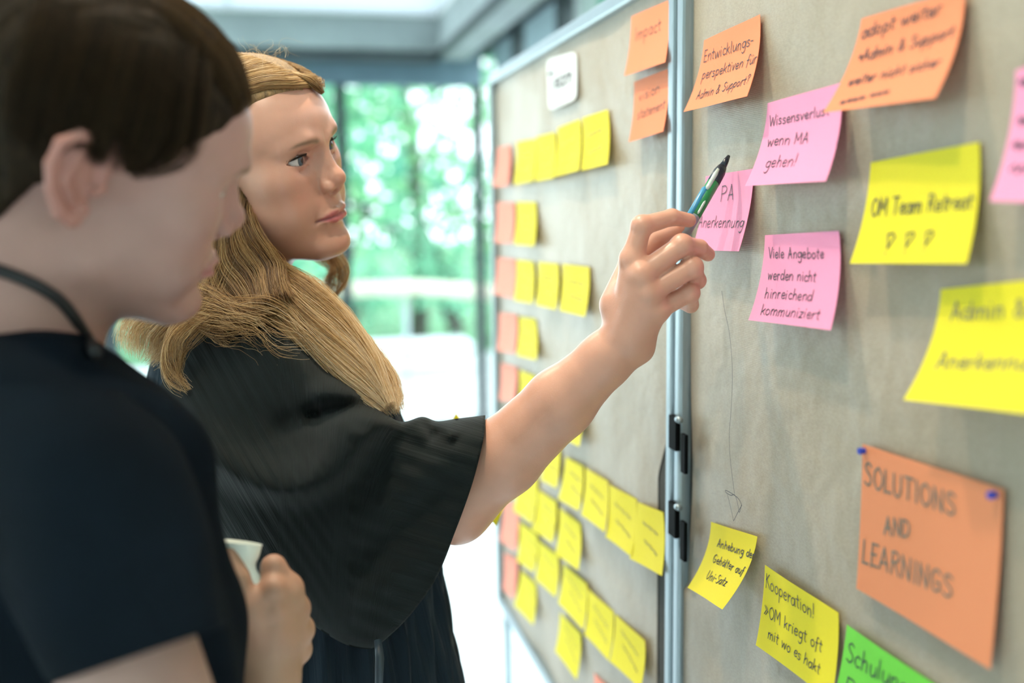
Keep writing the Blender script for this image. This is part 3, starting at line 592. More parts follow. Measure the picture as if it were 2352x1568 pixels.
def skull(p, w=1.0):
    d = smin(ell(p, (0, -8, 38), (74*w, 92, 74)), ell(p, (0, 34, 40), (65*w, 60.5, 53)), 25); return d
EYE = (31.5, 70.0, 12.0)
HELIX = [(4, 6), (3, 18), (-6, 30), (-18, 33), (-28, 25), (-30, 10), (-25, -6), (-16, -20), (-7, -25), (-1, -17)]
def ear_x(y): return 70.0-0.42*(y)
def head_sdf(p, neck, lids=True, ears=True, femin=True, lid_up=6.2):      # local millimetres: x to the person's right, y forward, z up
    q = p.copy(); q[:, 0] = np.abs(q[:, 0]); E = lambda c, r: ell(q, c, r); Cn = lambda a, b, ra, rb: cone(q, a, b, ra, rb)
    d = skull(p)
    d = smin(d, E((0, 38, -18), (58, 53, 60)), 20)
    jw = 43 if femin else 50
    d = smin(d, Cn((jw, 10, -58), (15, 78, -91), 20, 16), 22)
    d = smin(d, E((36, 48, -44), (29, 38, 40)), 20)
    d = smin(d, E((0, 48, -84), (42, 40, 23)), 18)
    d = smin(d, E((43, 55, -5), (22, 25, 20)), 20)
    d = smin(d, E((0, 72, -54), (29, 29, 27)), 14)
    d = smin(d, E((0, 88.5, -91), (18, 17, 15)), 12)
    d = smin(d, E((0, 28, -60), (50, 50, 40)), 16)
    d = smin(d, cone(p, (0, -14, -40), neck, 47 if femin else 53, 52 if femin else 60), 22)
    # brow and orbit
    d = smin(d, chain(q, [(9, 91, 27), (27, 88, 33), (47, 68, 27)], [6, 6.5, 6], 4), 12)
    d = ssub(d, E((31, 95, 11), (18, 15, 12)), 10)
    d = ssub(d, E((14, 98, 12), (7, 9, 11)), 9)
    # nose
    d = smin(d, Cn((0, 88, 22), (0, 102, -11), 6.5, 7.5), 9)
    d = smin(d, Cn((4, 86, 5), (9, 91, -20), 6, 8), 8)
    d = smin(d, sphere(q, (0, 104.8, -15), 9.6), 6)
    d = smin(d, E((10.8, 96.5, -22.5), (6.4, 9.5, 6.6)), 4)
    d = smin(d, Cn((0, 104, -25), (0, 97, -31), 5, 5), 4)
    d = ssub(d, ell(q, (6.2, 101.5, -30.5), (3.2, 5.2, 3.2)), 2)
    d = ssub(d, Cn((19, 92, -14), (17, 92, -29), 1.6, 1.6), 4)
    # mouth
    d = ssub(d, Cn((0, 107.5, -36), (0, 108, -47), 2.2, 2.5), 5)
    d = smin(d, chain(q, [(0, 101.3, -51), (7, 101.3, -50), (16, 96.5, -52.5), (25, 86.5, -56.5)], [3.0, 3.2, 2.7, 1.6], 2), 4)
    d = smin(d, chain(q, [(0, 100.8, -60), (9, 99.6, -60.3), (18, 94, -59.5), (24, 87, -57.8)], [4.2, 4.0, 2.9, 1.5], 2), 4)
    d = ssub(d, chain(q, [(0, 107, -55.6), (10, 104.5, -55), (19, 97.5, -56.3), (28, 86, -58)], [1.1, 1.1, 1.2, 1.3], 1), 2.2)
    d = ssub(d, Cn((0, 109.5, -72), (13, 105, -71), 5, 4), 9)
    d = ssub(d, Cn((25, 97, -38), (31, 88, -58), 1.0, 1.0), 7)
    if lids:
        e = q-np.asarray(EYE, f32)
        lid = np.sqrt((e**2).sum(1))-14.8; lid = np.maximum(lid, 4-e[:, 1])
        d = smin(d, lid, 5)
        ez = e[:, 2]-0.05*e[:, 0]
        g = np.maximum(ez-lid_up*(1-np.abs((e[:, 0]-1)/17.3)**2.0), -4.4*(1-np.abs((e[:, 0]-1.5)/17.0)**2)-ez); g = np.maximum(g, 2-e[:, 1])
        d = np.maximum(d, -g*0.85)
        d = np.minimum(d, ell(q, (EYE[0]-3, EYE[1], EYE[2]), (17, 11, 12)))
        d = ssub(d, chain(q, [(19, 84.5, 19), (30, 85.6, 22), (44, 76.5, 18)], [.6, .7, .6]), 2)
        d = ssub(d, chain(q, [(20, 83, 3.5), (32, 84.5, 1), (45, 76, 4)], [.4, .5, .4]), 2.5)
    if ears:
        pts = [(ear_x(y)+2.5, y-8, z) for y, z in HELIX]
        ear = chain(q, pts, [3.2, 3.4, 3.6, 3.6, 3.6, 3.6, 3.8, 4.6, 5.2, 3.6], 2)
        s = q.copy(); s[:, 0] = s[:, 0]-ear_x(s[:, 1]+8)-70*0; back = ell(s, (-1, -20, 4), (3.2, 15, 26))
        ear = smin(ear, back, 4)
        ear = smin(ear, chain(q, [(ear_x(-14)+3, -22, 22), (ear_x(-18)+4, -27, 2), (ear_x(-10)+3, -17, -12)], [2.2, 2.8, 2.4]), 3)
        ear = smin(ear, cone(q, (72, -3, 0), (75, -7, -3), 3.5, 3), 3)
        d = smin(d, ear, 4)
    return d
def head_colors(L, skin, femin, brow, lipc):
    x, y, z = np.abs(L[:, 0]), L[:, 1], L[:, 2]
    c = np.tile(np.array(skin, float), (len(L), 1))
    def mix(w, col): nonlocal c; c = c*(1-w[:, None])+np.array(col)*w[:, None]
    gs = lambda cx, cy, cz, s: np.exp(-(((x-cx)/s[0])**2+((y-cy)/s[1])**2+((z-cz)/s[2])**2))
    red = [skin[0]*1.0, skin[1]*0.72, skin[2]*0.68]
    mix(0.45*gs(40, 70, -22, (22, 30, 20)), red); mix(0.5*gs(0, 112, -18, (13, 18, 12)), red); mix(0.35*gs(0, 105, -92, (18, 20, 13)), red)
    mix(0.45*gs(31, 84, 3, (15, 14, 6)), [skin[0]*.80, skin[1]*.68, skin[2]*.70])
    if femin is not None:
        up = -49.0-1.5*np.cos(x/5.0)-0.010*x*x; lo = -65.2+0.012*x*x
        m_ = 1/(1+np.exp(np.clip(-(np.minimum(up-z, z-lo))*1.6, -40, 40)))*(y > 82)*(x < 25.5)
        mix(0.85*m_, lipc)
        mix(0.85*np.exp(-((z+55.6+0.0032*x*x)/1.3)**2)*(x < 27)*(y > 83), [.20, .06, .06])  # dark seam in the lip groove: crease shade put into the skin colour
    mix(0.55*np.clip((x-68)/4, 0, 1)*(y < 8)*(np.abs(z-4) < 40), [skin[0]*1.0, skin[1]*.62, skin[2]*.55])
    # brows
    bx = np.clip((x-9)/38, 0, 1); bz = 27.8+7.2*np.sin(bx*2.1)-5.0*bx*bx; th = 4.5*(1-bx*.68)
    mix(0.88*np.exp(-(np.abs(z-bz)/th)**2.0)*np.clip((x-10)/7, 0, 1)*np.clip((49-x)/8, 0, 1)*(y > 45), brow)
    mix(0.6*gs(16.5, 80, 11, (3, 8, 3.5)), [.50, .20, .17])
    # lid margin
    e = np.sqrt((x-EYE[0])**2+(y-EYE[1])**2+(z-EYE[2])**2)
    ez = z-EYE[2]-0.05*(x-EYE[0]); ub = 6.2*(1-((x-EYE[0]-1)/17.3)**2)
    mix(0.95*np.exp(-((ez-ub-.3)/1.5)**2)*(e < 18)*(y > 68)*(x > 17)*(x < 52), [.06, .035, .03])
    lb = -4.4*(1-((x-EYE[0]-1.5)/17.0)**2)
    mix(0.35*np.exp(-((ez-lb)/0.9)**2)*(e < 17)*(y > 70)*(x > 18), [.25, .11, .09])
    return c
def skin_mat(name, rough=0.37, sss=0.12):
    mt, nt, b = nodes(name); at = nt.nodes.new('ShaderNodeVertexColor'); at.layer_name = 'Col'
    tc = nt.nodes.new('ShaderNodeTexCoord'); nz = nt.nodes.new('ShaderNodeTexNoise'); nz.inputs['Scale'].default_value = 45; nz.inputs['Detail'].default_value = 5
    nt.links.new(tc.outputs['Object'], nz.inputs['Vector'])
    mr = nt.nodes.new('ShaderNodeMapRange'); mr.inputs[3].default_value = 0.90; mr.inputs[4].default_value = 1.10; nt.links.new(nz.outputs['Fac'], mr.inputs[0])
    mx = nt.nodes.new('ShaderNodeMix'); mx.data_type = 'RGBA'; mx.blend_type = 'MULTIPLY'; mx.inputs[0].default_value = 1
    nt.links.new(at.outputs['Color'], mx.inputs['A']); nt.links.new(mr.outputs[0], mx.inputs['B']); nt.links.new(mx.outputs['Result'], b.inputs['Base Color'])
    b.inputs['Roughness'].default_value = rough; b.inputs['Specular IOR Level'].default_value = 0.45
    b.inputs['Subsurface Weight'].default_value = sss; b.inputs['Subsurface Radius'].default_value = (1, .35, .2); b.inputs['Subsurface Scale'].default_value = 0.006
    n2 = nt.nodes.new('ShaderNodeTexNoise'); n2.inputs['Scale'].default_value = 700; nt.links.new(tc.outputs['Object'], n2.inputs['Vector'])
    bp = nt.nodes.new('ShaderNodeBump'); bp.inputs['Strength'].default_value = 0.12; bp.inputs['Distance'].default_value = 0.0008; nt.links.new(n2.outputs['Fac'], bp.inputs['Height']); nt.links.new(bp.outputs[0], b.inputs['Normal'])
    return mt
def merge(*vq):
    V, Q, o = [], [], 0
    for v, q in vq: V.append(v); Q.append(q+o); o += len(v)
    return np.concatenate(V), np.concatenate(Q)
def eyeball(name, M, c, side, gaze, iris, parent, mat):
    n, k = 48, 56; V = []; cols = []
    g = np.array(gaze, float); g /= np.linalg.norm(g); a = np.cross(g, [0, 0, 1]); a /= np.linalg.norm(a); b = np.cross(a, g)
    for i in range(n+1):
        t = math.pi*(i/n)**1.5; r = 13.2 + 0.9*math.exp(-(t/0.42)**4)*math.cos(min(t, 1.5))
        for j in range(k):
            f = 2*math.pi*j/k; V.append(np.array([side*EYE[0], EYE[1], EYE[2]]) + r*(math.cos(t)*g+math.sin(t)*(math.cos(f)*a+math.sin(f)*b)))
            s = 13*t
            col = (.008, .008, .01) if s < 2.3 else (tuple(np.array(iris)*(0.8+0.4*((j*7) % 5)/5)) if s < 5.2 else ((.04, .05, .06) if s < 6.0 else (.60, .56, .55)))
            cols.append(col)
    V = (np.array(V)/1000)@M.T + c
    Q = np.array([(i*k+j, i*k+(j+1) % k, (i+1)*k+(j+1) % k, (i+1)*k+j) for i in range(n) for j in range(k)])[:, ::-1]
    me = mesh_np(name, V, Q); col_attr(me, np.array(cols)); return link(name, me, mat, parent, True)
# ---- lofted cloth
def loft(rings, nr, ns, disp=None, power=2.0, closed=True):
    R_ = [np.array(r, float).reshape(3, 3) for r in rings]       # centre, half-axis a, half-axis b
    A = crom([r.ravel() for r in R_], max(2, nr//(len(rings)-1))).reshape(-1, 3, 3); n = len(A)
    th = np.linspace(0, 2*math.pi, ns, endpoint=False)
    ca, sa = np.cos(th), np.sin(th); ca = np.sign(ca)*np.abs(ca)**(2/power); sa = np.sign(sa)*np.abs(sa)**(2/power)
    V = A[:, None, 0]+A[:, None, 1]*ca[None, :, None]+A[:, None, 2]*sa[None, :, None]
    if disp is not None:
        c = A[:, None, 0]; dirv = V-c; dirv /= np.linalg.norm(dirv, axis=2, keepdims=True)+1e-9
        t = np.linspace(0, 1, n)[:, None]*np.ones((1, ns)); V = V+dirv*disp(t, th[None, :]*np.ones((n, 1)))[:, :, None]
    Q = [(i*ns+j, i*ns+(j+1) % ns, (i+1)*ns+(j+1) % ns, (i+1)*ns+j) for i in range(n-1) for j in range(ns)]
    uv = np.stack([np.linspace(0, 1, n)[:, None]*np.ones((1, ns)), (np.arange(ns)/ns)[None]*np.ones((n, 1))], -1).reshape(-1, 2)
    return V.reshape(-1, 3), np.array(Q), uv
def ring_px(tl, br, z, thick):     # ring through two picture points at a depth, with a thickness along the view
    a, b = P(*tl, z), P(*br, z); c = (a+b)/2; d = ray((tl[0]+br[0])/2, (tl[1]+br[1])/2); d /= np.linalg.norm(d); return [*c, *((b-a)/2), *(d*thick)]
def uv_attr(me, uv):
    a = me.attributes.new('cloth_uv', 'FLOAT_VECTOR', 'POINT'); v = np.zeros((len(uv), 3), np.float32); v[:, :2] = uv; a.data.foreach_set('vector', v.ravel())
def crinkle_mat(name, col, freq, rough=0.8, strength=0.9):
    mt, nt, b = nodes(name); b.inputs['Base Color'].default_value = (*col, 1); b.inputs['Roughness'].default_value = rough; b.inputs['Specular IOR Level'].default_value = 0.15
    b.inputs['Sheen Weight'].default_value = 0.05; b.inputs['Sheen Roughness'].default_value = 0.5
    at = nt.nodes.new('ShaderNodeAttribute'); at.attribute_name = 'cloth_uv'
    mp = nt.nodes.new('ShaderNodeMapping'); mp.inputs['Scale'].default_value = (1.0, freq, 1); nt.links.new(at.outputs['Vector'], mp.inputs[0])
    n1 = nt.nodes.new('ShaderNodeTexNoise'); n1.inputs['Scale'].default_value = 1.0; n1.inputs['Detail'].default_value = 4; n1.inputs['Roughness'].default_value = .65; nt.links.new(mp.outputs[0], n1.inputs['Vector'])
    bp = nt.nodes.new('ShaderNodeBump'); bp.inputs['Strength'].default_value = strength; bp.inputs['Distance'].default_value = 0.006; nt.links.new(n1.outputs['Fac'], bp.inputs['Height']); nt.links.new(bp.outputs[0], b.inputs['Normal'])
    rp = nt.nodes.new('ShaderNodeValToRGB'); rp.color_ramp.elements[0].color = (*[c*.6 for c in col], 1); rp.color_ramp.elements[1].color = (*[c*1.5 for c in col], 1)
    nt.links.new(n1.outputs['Fac'], rp.inputs[0]); nt.links.new(rp.outputs[0], b.inputs['Base Color'])
    return mt
# ---- hair strands
def strands(name, guides, mat, parent, seed=1):
    """guides: list of dict(pts=[(x,y,z)...], rad=[...], n=count, wave=, frizz=); one hair-curves object"""
    rg = np.random.default_rng(seed); allp, sizes, rads, tint = [], [], [], []
    for g in guides:
        pts = crom(g['pts'], 6); m_ = len(pts); rad = np.interp(np.linspace(0, 1, m_), np.linspace(0, 1, len(g['rad'])), g['rad'])
        T = np.gradient(pts, axis=0); T /= np.linalg.norm(T, axis=1)[:, None]+1e-12
        N = np.cross(T, g.get('up', FWD)); N /= np.linalg.norm(N, axis=1)[:, None]+1e-9; Bn = np.cross(T, N)
        fl = g.get('flat', 0.6); t = np.linspace(0, 1, m_)
        for k in range(g['n']):
            a = rg.uniform(0, 6.283); r = math.sqrt(rg.uniform(0, 1)); u, v = r*math.cos(a), r*math.sin(a)*fl
            ph, w, fz = rg.uniform(0, 6.28), g.get('wave', .002), g.get('frizz', .001)
            clump = math.floor(u*6.0)*.5
            wob = w*np.sin(t*g.get('freq', 9)+clump+rg.normal(0, .25)) + fz*np.cumsum(rg.normal(0, 1, m_))*.35
            wob2 = w*.6*np.sin(t*g.get('freq', 9)*1.2+clump*1.4+1) + fz*np.cumsum(rg.normal(0, 1, m_))*.35
            i1 = int(m_*rg.uniform(g.get('cut', .85), 1.0)) if g.get('cut', 1) < 1 else m_
            i1 = max(4, i1)
            q = pts + N*(rad*u+wob)[:, None] + Bn*(rad*v+wob2)[:, None]
            allp.append(q[:i1]); sizes.append(i1); rads.append(np.full(i1, g.get('thick', .0002))*np.linspace(1, .45, i1)); tint.append(np.clip(rg.uniform(0, 1)*.55+.15*math.sin(math.floor(u*7)*2.3+math.floor(v*5))+.15+g.get('off', 0)+g.get('tip', 0)*(t[:i1]-.35), 0, 1))
    hc = bpy.data.hair_curves.new(name); hc.add_curves(sizes)
    hc.attributes['position'].data.foreach_set('vector', np.concatenate(allp).astype(np.float32).ravel())
    ra = hc.attributes.get('radius') or hc.attributes.new('radius', 'FLOAT', 'POINT'); ra.data.foreach_set('value', np.concatenate(rads).astype(np.float32))
    ta = hc.attributes.new('tint', 'FLOAT', 'POINT'); ta.data.foreach_set('value', np.concatenate(tint).astype(np.float32))
    hc.materials.append(mat); o = bpy.data.objects.new(name, hc); COL.objects.link(o)
    if parent is not None:
        o.parent = parent
        M = Matrix.Translation(parent.location) if parent.type == 'EMPTY' else Matrix.Identity(4)
        o.matrix_parent_inverse = M.inverted()
    return o
def hair_mat(name, stops, rough=0.38, spec=.5):
    mt, nt, b = nodes(name); at = nt.nodes.new('ShaderNodeAttribute'); at.attribute_name = 'tint'
    rp = nt.nodes.new('ShaderNodeValToRGB'); rp.color_ramp.elements[0].color = (*stops[0], 1); rp.color_ramp.elements[1].color = (*stops[-1], 1)
    for i, s in enumerate(stops[1:-1]):
        e = rp.color_ramp.elements.new((i+1)/(len(stops)-1)); e.color = (*s, 1)
    nt.links.new(at.outputs['Fac'], rp.inputs[0]); nt.links.new(rp.outputs[0], b.inputs['Base Color'])
    b.inputs['Roughness'].default_value = rough; b.inputs['Specular IOR Level'].default_value = spec
    tl = nt.nodes.new('ShaderNodeBsdfTranslucent'); nt.links.new(rp.outputs[0], tl.inputs[0]); mx = nt.nodes.new('ShaderNodeMixShader'); mx.inputs[0].default_value = .35
    nt.links.new(b.outputs[0], mx.inputs[1]); nt.links.new(tl.outputs[0], mx.inputs[2]); nt.links.new(mx.outputs[0], nt.nodes['Material Output'].inputs[0]); return mt
def hairbase_mat(name, dark, light, stretch=(6, 6, 1), scale=60):
    mt = pmat(name, tuple((a+b)/2 for a, b in zip(dark, light)), 0.5, var=0.45, scale=scale, stretch=stretch, bump=0.6, bscale=scale*3); return mt
# ---------------------------------------------------------------- the woman pointing with the pen
A_M = euler_rot(-2.17244146, -0.05771011, 0.32274018); A_C = np.array([-0.01411591, 1.18333809, 1.56073112])
def A_loc(w): return ((np.asarray(w)-A_C)@A_M)*1000
def A_wld(l): return (np.asarray(l, float)/1000)@A_M.T+A_C
SKIN_A = (0.575, 0.30, 0.215)
M_skinA = skin_mat('fair_skin')
wom = empty('person', (P(620, 1000, 1.13)[0], P(620, 1000, 1.13)[1], 0))
tag(wom, 'long-haired blond woman in a dark wide-sleeved dress pointing a pen at the board', 'person')
neckA = A_loc(P(560, 790, 1.16))
hA = lambda p: head_sdf(p, neckA.astype(f32), ears=False)
HV, HQ = surface_nets(hA, (-95, -120, -190), (95, 130, 140), 1.6)
keep = HV[HQ].mean(1)
hcol = head_colors(HV, SKIN_A, True, (.17, .10, .055), (.55, .13, .15))
HW = A_wld(HV)
# right arm and hand, world metres
W_, E_, S_h = P(1440, 778, .985), P(1052, 1148, 1.05), P(640, 930, 1.10)
mcp = [P(1452, 596, .958), P(1472, 632, .950), P(1490, 672, .953), P(1508, 712, .962)]
pip = [P(1474, 519, .952), P(1566, 563, .952), P(1590, 614, .955), P(1584, 672, .965)]
dip = [P(1543, 499, .962), P(1606, 570, .966), P(1602, 644, .974), P(1586, 700, .984)]
tip = [P(1583, 506, .972), P(1626, 584, .978), P(1576, 652, .988), P(1562, 694, .992)]
thb = [P(1420, 700, .988), P(1455, 600, 1.004), P(1508, 548, 1.006), P(1556, 528, .992)]
u_ = lambda a, b, t: a+(b-a)*t
def armA(p):
    d = chain(p, [S_h, E_], [.034, .036], .02)
    d = smin(d, chain(p, [E_, u_(E_, W_, .28), u_(E_, W_, .62), u_(E_, W_, .88), W_], [.0375, .0395, .0345, .0265, .0250], .01), .02)
    d = smin(d, sphere(p, P(1046, 1192, 1.04), .022), .02)
    d = smin(d, sphere(p, P(1470, 802, .985), .0115), .016)
    for i in range(4):
        d = smin(d, cone(p, u_(W_, mcp[i], .1), mcp[i], .017, .0118), .014)
    d = smin(d, cone(p, u_(W_, mcp[1], .35)+FWD*.010, u_(W_, mcp[2], .75)+FWD*.012, .019, .018), .014)
    th = chain(p, thb, [.019, .0135, .0105, .0085], .006); th = smin(th, sphere(p, thb[3], .0088), .003)
    d = smin(d, th, .010)
    for i, rr in enumerate([(.0112, .0094, .0080, .0068), (.0115, .0098, .0083, .0070), (.0108, .0096, .0082, .0070), (.0100, .0088, .0076, .0065)]):
        fg = chain(p, [mcp[i], pip[i], dip[i], tip[i]], list(rr), .003)
        fg = smin(fg, sphere(p, pip[i], rr[1]+.0006), .004); fg = smin(fg, sphere(p, mcp[i]-FWD*.001, .0118), .006)
        d = smin(d, fg, .0035)
    return d
alo = np.minimum.reduce([W_, E_, S_h, *tip, *pip, *thb])-.06; ahi = np.maximum.reduce([W_, E_, S_h, *tip, *pip, *thb])+.06
lo2 = np.array([P(1060, 1150, 1.0)[0]-.01, alo[1], alo[2]])
AV, AQ = surface_nets(armA, alo, ahi, .0016)
def torsoA(p):
    sh2 = P(520, 930, 1.30)
    d = ell(p, P(640, 1180, 1.16), (.085, .085, .24)); d = smin(d, cone(p, S_h, sh2, .035, .04), .03)
    d = smin(d, cone(p, P(560, 800, 1.16), P(600, 900, 1.17), .05, .05), .03)
    # left arm, bent, the hand holding the pad behind the sleeve
    e2, w2, h2 = P(700, 1230, 1.34), P(985, 1110, 1.27), P(1060, 1080, 1.245)
    d = smin(d, chain(p, [sh2, e2, w2, h2], [.05, .04, .027, .03], .01), .02)
    return d
TV, TQ = surface_nets(torsoA, (-.5, .8, .85), (.45, 1.65, 1.55), .006)
# left-hand fingers around the pad
def fingers(p):
    d = sphere(p, P(1060, 1080, 1.245), .032)
    for i, (x, y) in enumerate(((1085, 1030), (1098, 1052), (1102, 1076), (1098, 1100))):
        d = smin(d, chain(p, [P(1065, 1060+10*i, 1.24), P(x, y, 1.222), P(x+14, y+4, 1.238)], [.011, .0095, .0075], .003), .004)
    d = smin(d, chain(p, [P(1050, 1050, 1.26), P(1075, 1025, 1.264), P(1105, 1035, 1.256)], [.013, .010, .008], .003), .005)
    return d
c0 = P(1070, 1065, 1.245); FV, FQ = surface_nets(fingers, c0-.09, c0+.09, .0028)
BV, BQ = merge((HW, HQ), (AV, AQ), (TV, TQ), (FV, FQ))
arm_col = np.tile(np.array(SKIN_A), (len(AV), 1))
kn = np.zeros(len(AV))
for q in mcp+pip+tip+[thb[3]]: kn = np.maximum(kn, np.exp(-(((AV-q)/.013)**2).sum(1)))
el = np.exp(-(((AV-P(1046, 1200, 1.03))/.03)**2).sum(1)); kn = np.maximum(kn, el)
arm_col = arm_col*(1-.5*kn[:, None])+np.array([.62, .30, .22])*.5*kn[:, None]
me = mesh_np('body', BV, BQ); col_attr(me, np.concatenate([hcol, arm_col, np.tile(np.array(SKIN_A), (len(TV)+len(FV), 1))]))
link('body', me, M_skinA, wom, True)
M_eye, nt, b = nodes('eye_surface'); b.inputs['Roughness'].default_value = .06; b.inputs['Specular IOR Level'].default_value = .6
at = nt.nodes.new('ShaderNodeVertexColor'); at.layer_name = 'Col'; nt.links.new(at.outputs['Color'], b.inputs['Base Color'])
for s in (1, -1): eyeball('eye', A_M, A_C, s, (-0.06, 1, 0.03), (.06, .10, .13), wom, M_eye)
# lashes
M_lash = pmat('dark_lashes', (.02, .015, .012), .6)
for s in (1, -1):
    V, Q = [], []
    for k in range(34):
        ex = -8+24*k/33; ez = 6.2*(1-((ex-1)/17.3)**2)+.05*ex; rr = math.sqrt(max(1, 14.6**2-ex*ex-ez*ez))
        a = np.array([s*(EYE[0]+ex), EYE[1]+rr, EYE[2]+ez]); L = 5.2+1.8*(k/33)
        pts = [a, a+np.array([s*(ex*.05), L*.6, -.2]), a+np.array([s*(ex*.12+.6), L*.95, L*.45])]
        v, f = tube_geo(A_wld(np.array(pts)), [.00038, .00028, .0001], 4); o = len(V); V += v; Q += [tuple(i+o for i in q) for q in f]
    lo_ = link('eyelashes', mesh('eyelashes', V, Q), M_lash, wom); lo_['kind'] = 'stuff'

# ---- hair: cap, masses, strands
M_hairA = hairbase_mat('blond_hair_base', (.15, .08, .03), (.34, .21, .085)); M_strA = hair_mat('blond_strand', [(.09, .042, .014), (.34, .19, .07), (.66, .45, .21), (.90, .74, .52)])
def hairline(x, z):           # forward limit of the cap, local mm
    return np.interp(z, [-60, 0, 30, 60, 74, 86, 110], [2, 24, 38, 54, 74, 84, 104])-np.abs(x)*0.5
def capA(p):
    hl = (p[:, 1]-hairline(p[:, 0], p[:, 2])); th = np.clip(2.0-hl*.16, 1.5, 8)
    d = skull(p)-th
    d = smin(d, ell(p, (0, -45, -25), (70, 50, 75)), 25)
    d = -smin(-d, -hl*.7, 6)
    return d+.8*np.sin(p[:, 2]*.5+p[:, 1]*.12+1.5*np.sin(p[:, 1]*.06))*.6
CV, CQ = surface_nets(capA, (-100, -125, -110), (100, 120, 150), 2.4)
hair = link('hair', mesh_np('hair', A_wld(CV), CQ), M_hairA, wom, True)
def mass(pts, rad, flat=.55, name='hair_lock'):
    rings = []; pp = np.array(pts)
    T = np.gradient(pp, axis=0)
    for q, t, r in zip(pp, T, rad):
        t = t/np.linalg.norm(t); n = np.cross(t, FWD); n /= np.linalg.norm(n); rings.append([*q, *(n*r), *(np.cross(t, n)*r*flat)])
    V, Q, uv = loft(rings, 30, 40, lambda t, th: .0016*np.sin(th*5+t*1.5)+.001*np.sin(th*11+t*2))
    return link(name, mesh_np(name, V, Q), M_hairA, hair, True)
g = []
def tress(px, rad, n, m_=True, **kw):
    pts = [P(*q) for q in px]
    if m_: mass(pts[:-1], [r*.55 for r in rad[:-2]]+[.004], kw.get('flat', .5))
    g.append(dict(pts=pts, rad=rad, n=n, **kw))
# main fall behind the jaw, onto the shoulder
tress([(530, 400, 1.10), (520, 500, 1.085), (535, 600, 1.07), (570, 675, 1.045), (600, 735, 1.02)], [.030, .036, .044, .050, .046], 2600, wave=.003, frizz=.0006, off=-.18)
tress([(575, 585, 1.09), (612, 640, 1.07), (675, 700, 1.045), (745, 770, 1.03), (830, 860, 1.015), (900, 950, 1.0)], [.014, .030, .036, .033, .027, .012], 4200, wave=.0035, frizz=.001, cut=.6, tip=1.0)
tress([(630, 640, 1.12), (680, 672, 1.10), (728, 725, 1.08), (800, 800, 1.05), (880, 890, 1.03), (915, 958, 1.01)], [.012, .024, .024, .022, .020, .010], 2600, wave=.003, frizz=.001, cut=.6, tip=.9)
# back, spilling behind the shoulder
tress([(520, 560, 1.10), (470, 640, 1.075), (410, 720, 1.06), (350, 770, 1.07), (320, 830, 1.08)], [.034, .038, .036, .036, .026], 3000, m_=False, wave=.004, frizz=.0018, cut=.55, tip=.4, flat=.4)
tress([(545, 600, 1.06), (500, 680, 1.035), (440, 740, 1.02), (400, 790, 1.02), (398, 860, 1.025), (440, 905, 1.02)], [.026, .028, .020, .012, .006, .003], 260, m_=False, wave=.004, frizz=.001, cut=.8)
tress([(470, 715, 1.02), (540, 742, 1.005), (620, 762, 1.0), (700, 800, .99)], [.020, .028, .030, .020], 70, m_=False, wave=.006, frizz=.003, cut=.4, thick=.00016)
tress([(440, 690, 1.02), (520, 720, 1.005), (600, 730, 1.0), (660, 770, .995), (730, 790, .99)], [.024, .026, .024, .020, .012], 80, m_=False, wave=.004, frizz=.0018, cut=.5, tip=.5)
# lock hanging on the far side of the chin
tress([(660, 470, 1.235), (735, 560, 1.225), (772, 610, 1.215), (770, 650, 1.21), (745, 705, 1.20)], [.016, .018, .014, .012, .005], 420, m_=False, wave=.003, frizz=.0009, cut=.8)
# cap strands: parted on the far side, swept across and back along the temple
def onc(x, y, z, lift):
    v = np.array([[x, y, z]], f32)
    for _ in range(10):
        d = float(skull(v)[0]); c = v[0]-np.array([0, 0, 35]); v = v-(d-lift)*(c/np.linalg.norm(c))[None].astype(f32)
    return v[0]
for k in range(64):
    s = (k/63)**1.1; j = random.uniform(-2, 2)
    a = onc(-24+j, 82-114*s, 84+26*min(1, s*2.2)-10*max(0, s-.5), 4); b_ = onc(12, 78-108*s, 90+22*min(1, s*1.8), 7)
    c_ = onc(40, 54-88*s, 94+10*min(1, s*2), 6); d_ = onc(59, 22-66*s, 76+6*s, 5); e_ = onc(74, -18-40*s, 22+20*s, 7); f_ = np.array([72-8*s, -30-36*s, -22]); g_ = np.array([66-8*s, -42-26*s, -70])
    g.append(dict(pts=A_wld(np.array([a, b_, c_, d_, e_, f_, g_])), rad=[.003, .005, .006, .007, .009, .012, .014], n=110, wave=.0008, frizz=.0003, flat=.5, thick=.0002, tip=-.35))
for k in range(8):
    a = onc(-2-k, 66+k, 104, 4); b_ = onc(-10-1.5*k, 86, 92, 8); c_ = onc(-24-k, 86, 72, 5)
    g.append(dict(pts=A_wld(np.array([a, b_, c_])), rad=[.003, .005, .002], n=60, wave=.0006, frizz=.0003, tip=-.5))
for k in range(26):
    s = k/25
    a = onc(-24, 90-120*s, 92+28*min(1, s*2.2), 6); b_ = onc(-52, 70-100*s, 74+22*s, 8); c_ = onc(-72, 20-70*s, 40+20*s, 9); d_ = np.array([-74, -30-30*s, -20]); e_ = np.array([-66, -45-20*s, -75])
    g.append(dict(pts=A_wld(np.array([a, b_, c_, d_, e_])), rad=[.003, .006, .009, .012, .014], n=40, wave=.001, frizz=.0004, flat=.6, thick=.0002))
# fly-aways above the crown
for k in range(16):
    a = np.array([random.uniform(-40, 50), random.uniform(-10, 60), 110]); b_ = a+np.array([random.uniform(-14, 14), random.uniform(-14, 18), random.uniform(4, 13)]); c_ = b_+np.array([random.uniform(-20, 20), random.uniform(-20, 20), random.uniform(-10, 12)])
    g.append(dict(pts=A_wld(np.array([a, b_, c_])), rad=[.004, .006, .010], n=2, wave=.001, frizz=.0005, thick=.00009, off=.3))
st = strands('hair_strands', g, M_strA, hair); st['kind'] = 'stuff'

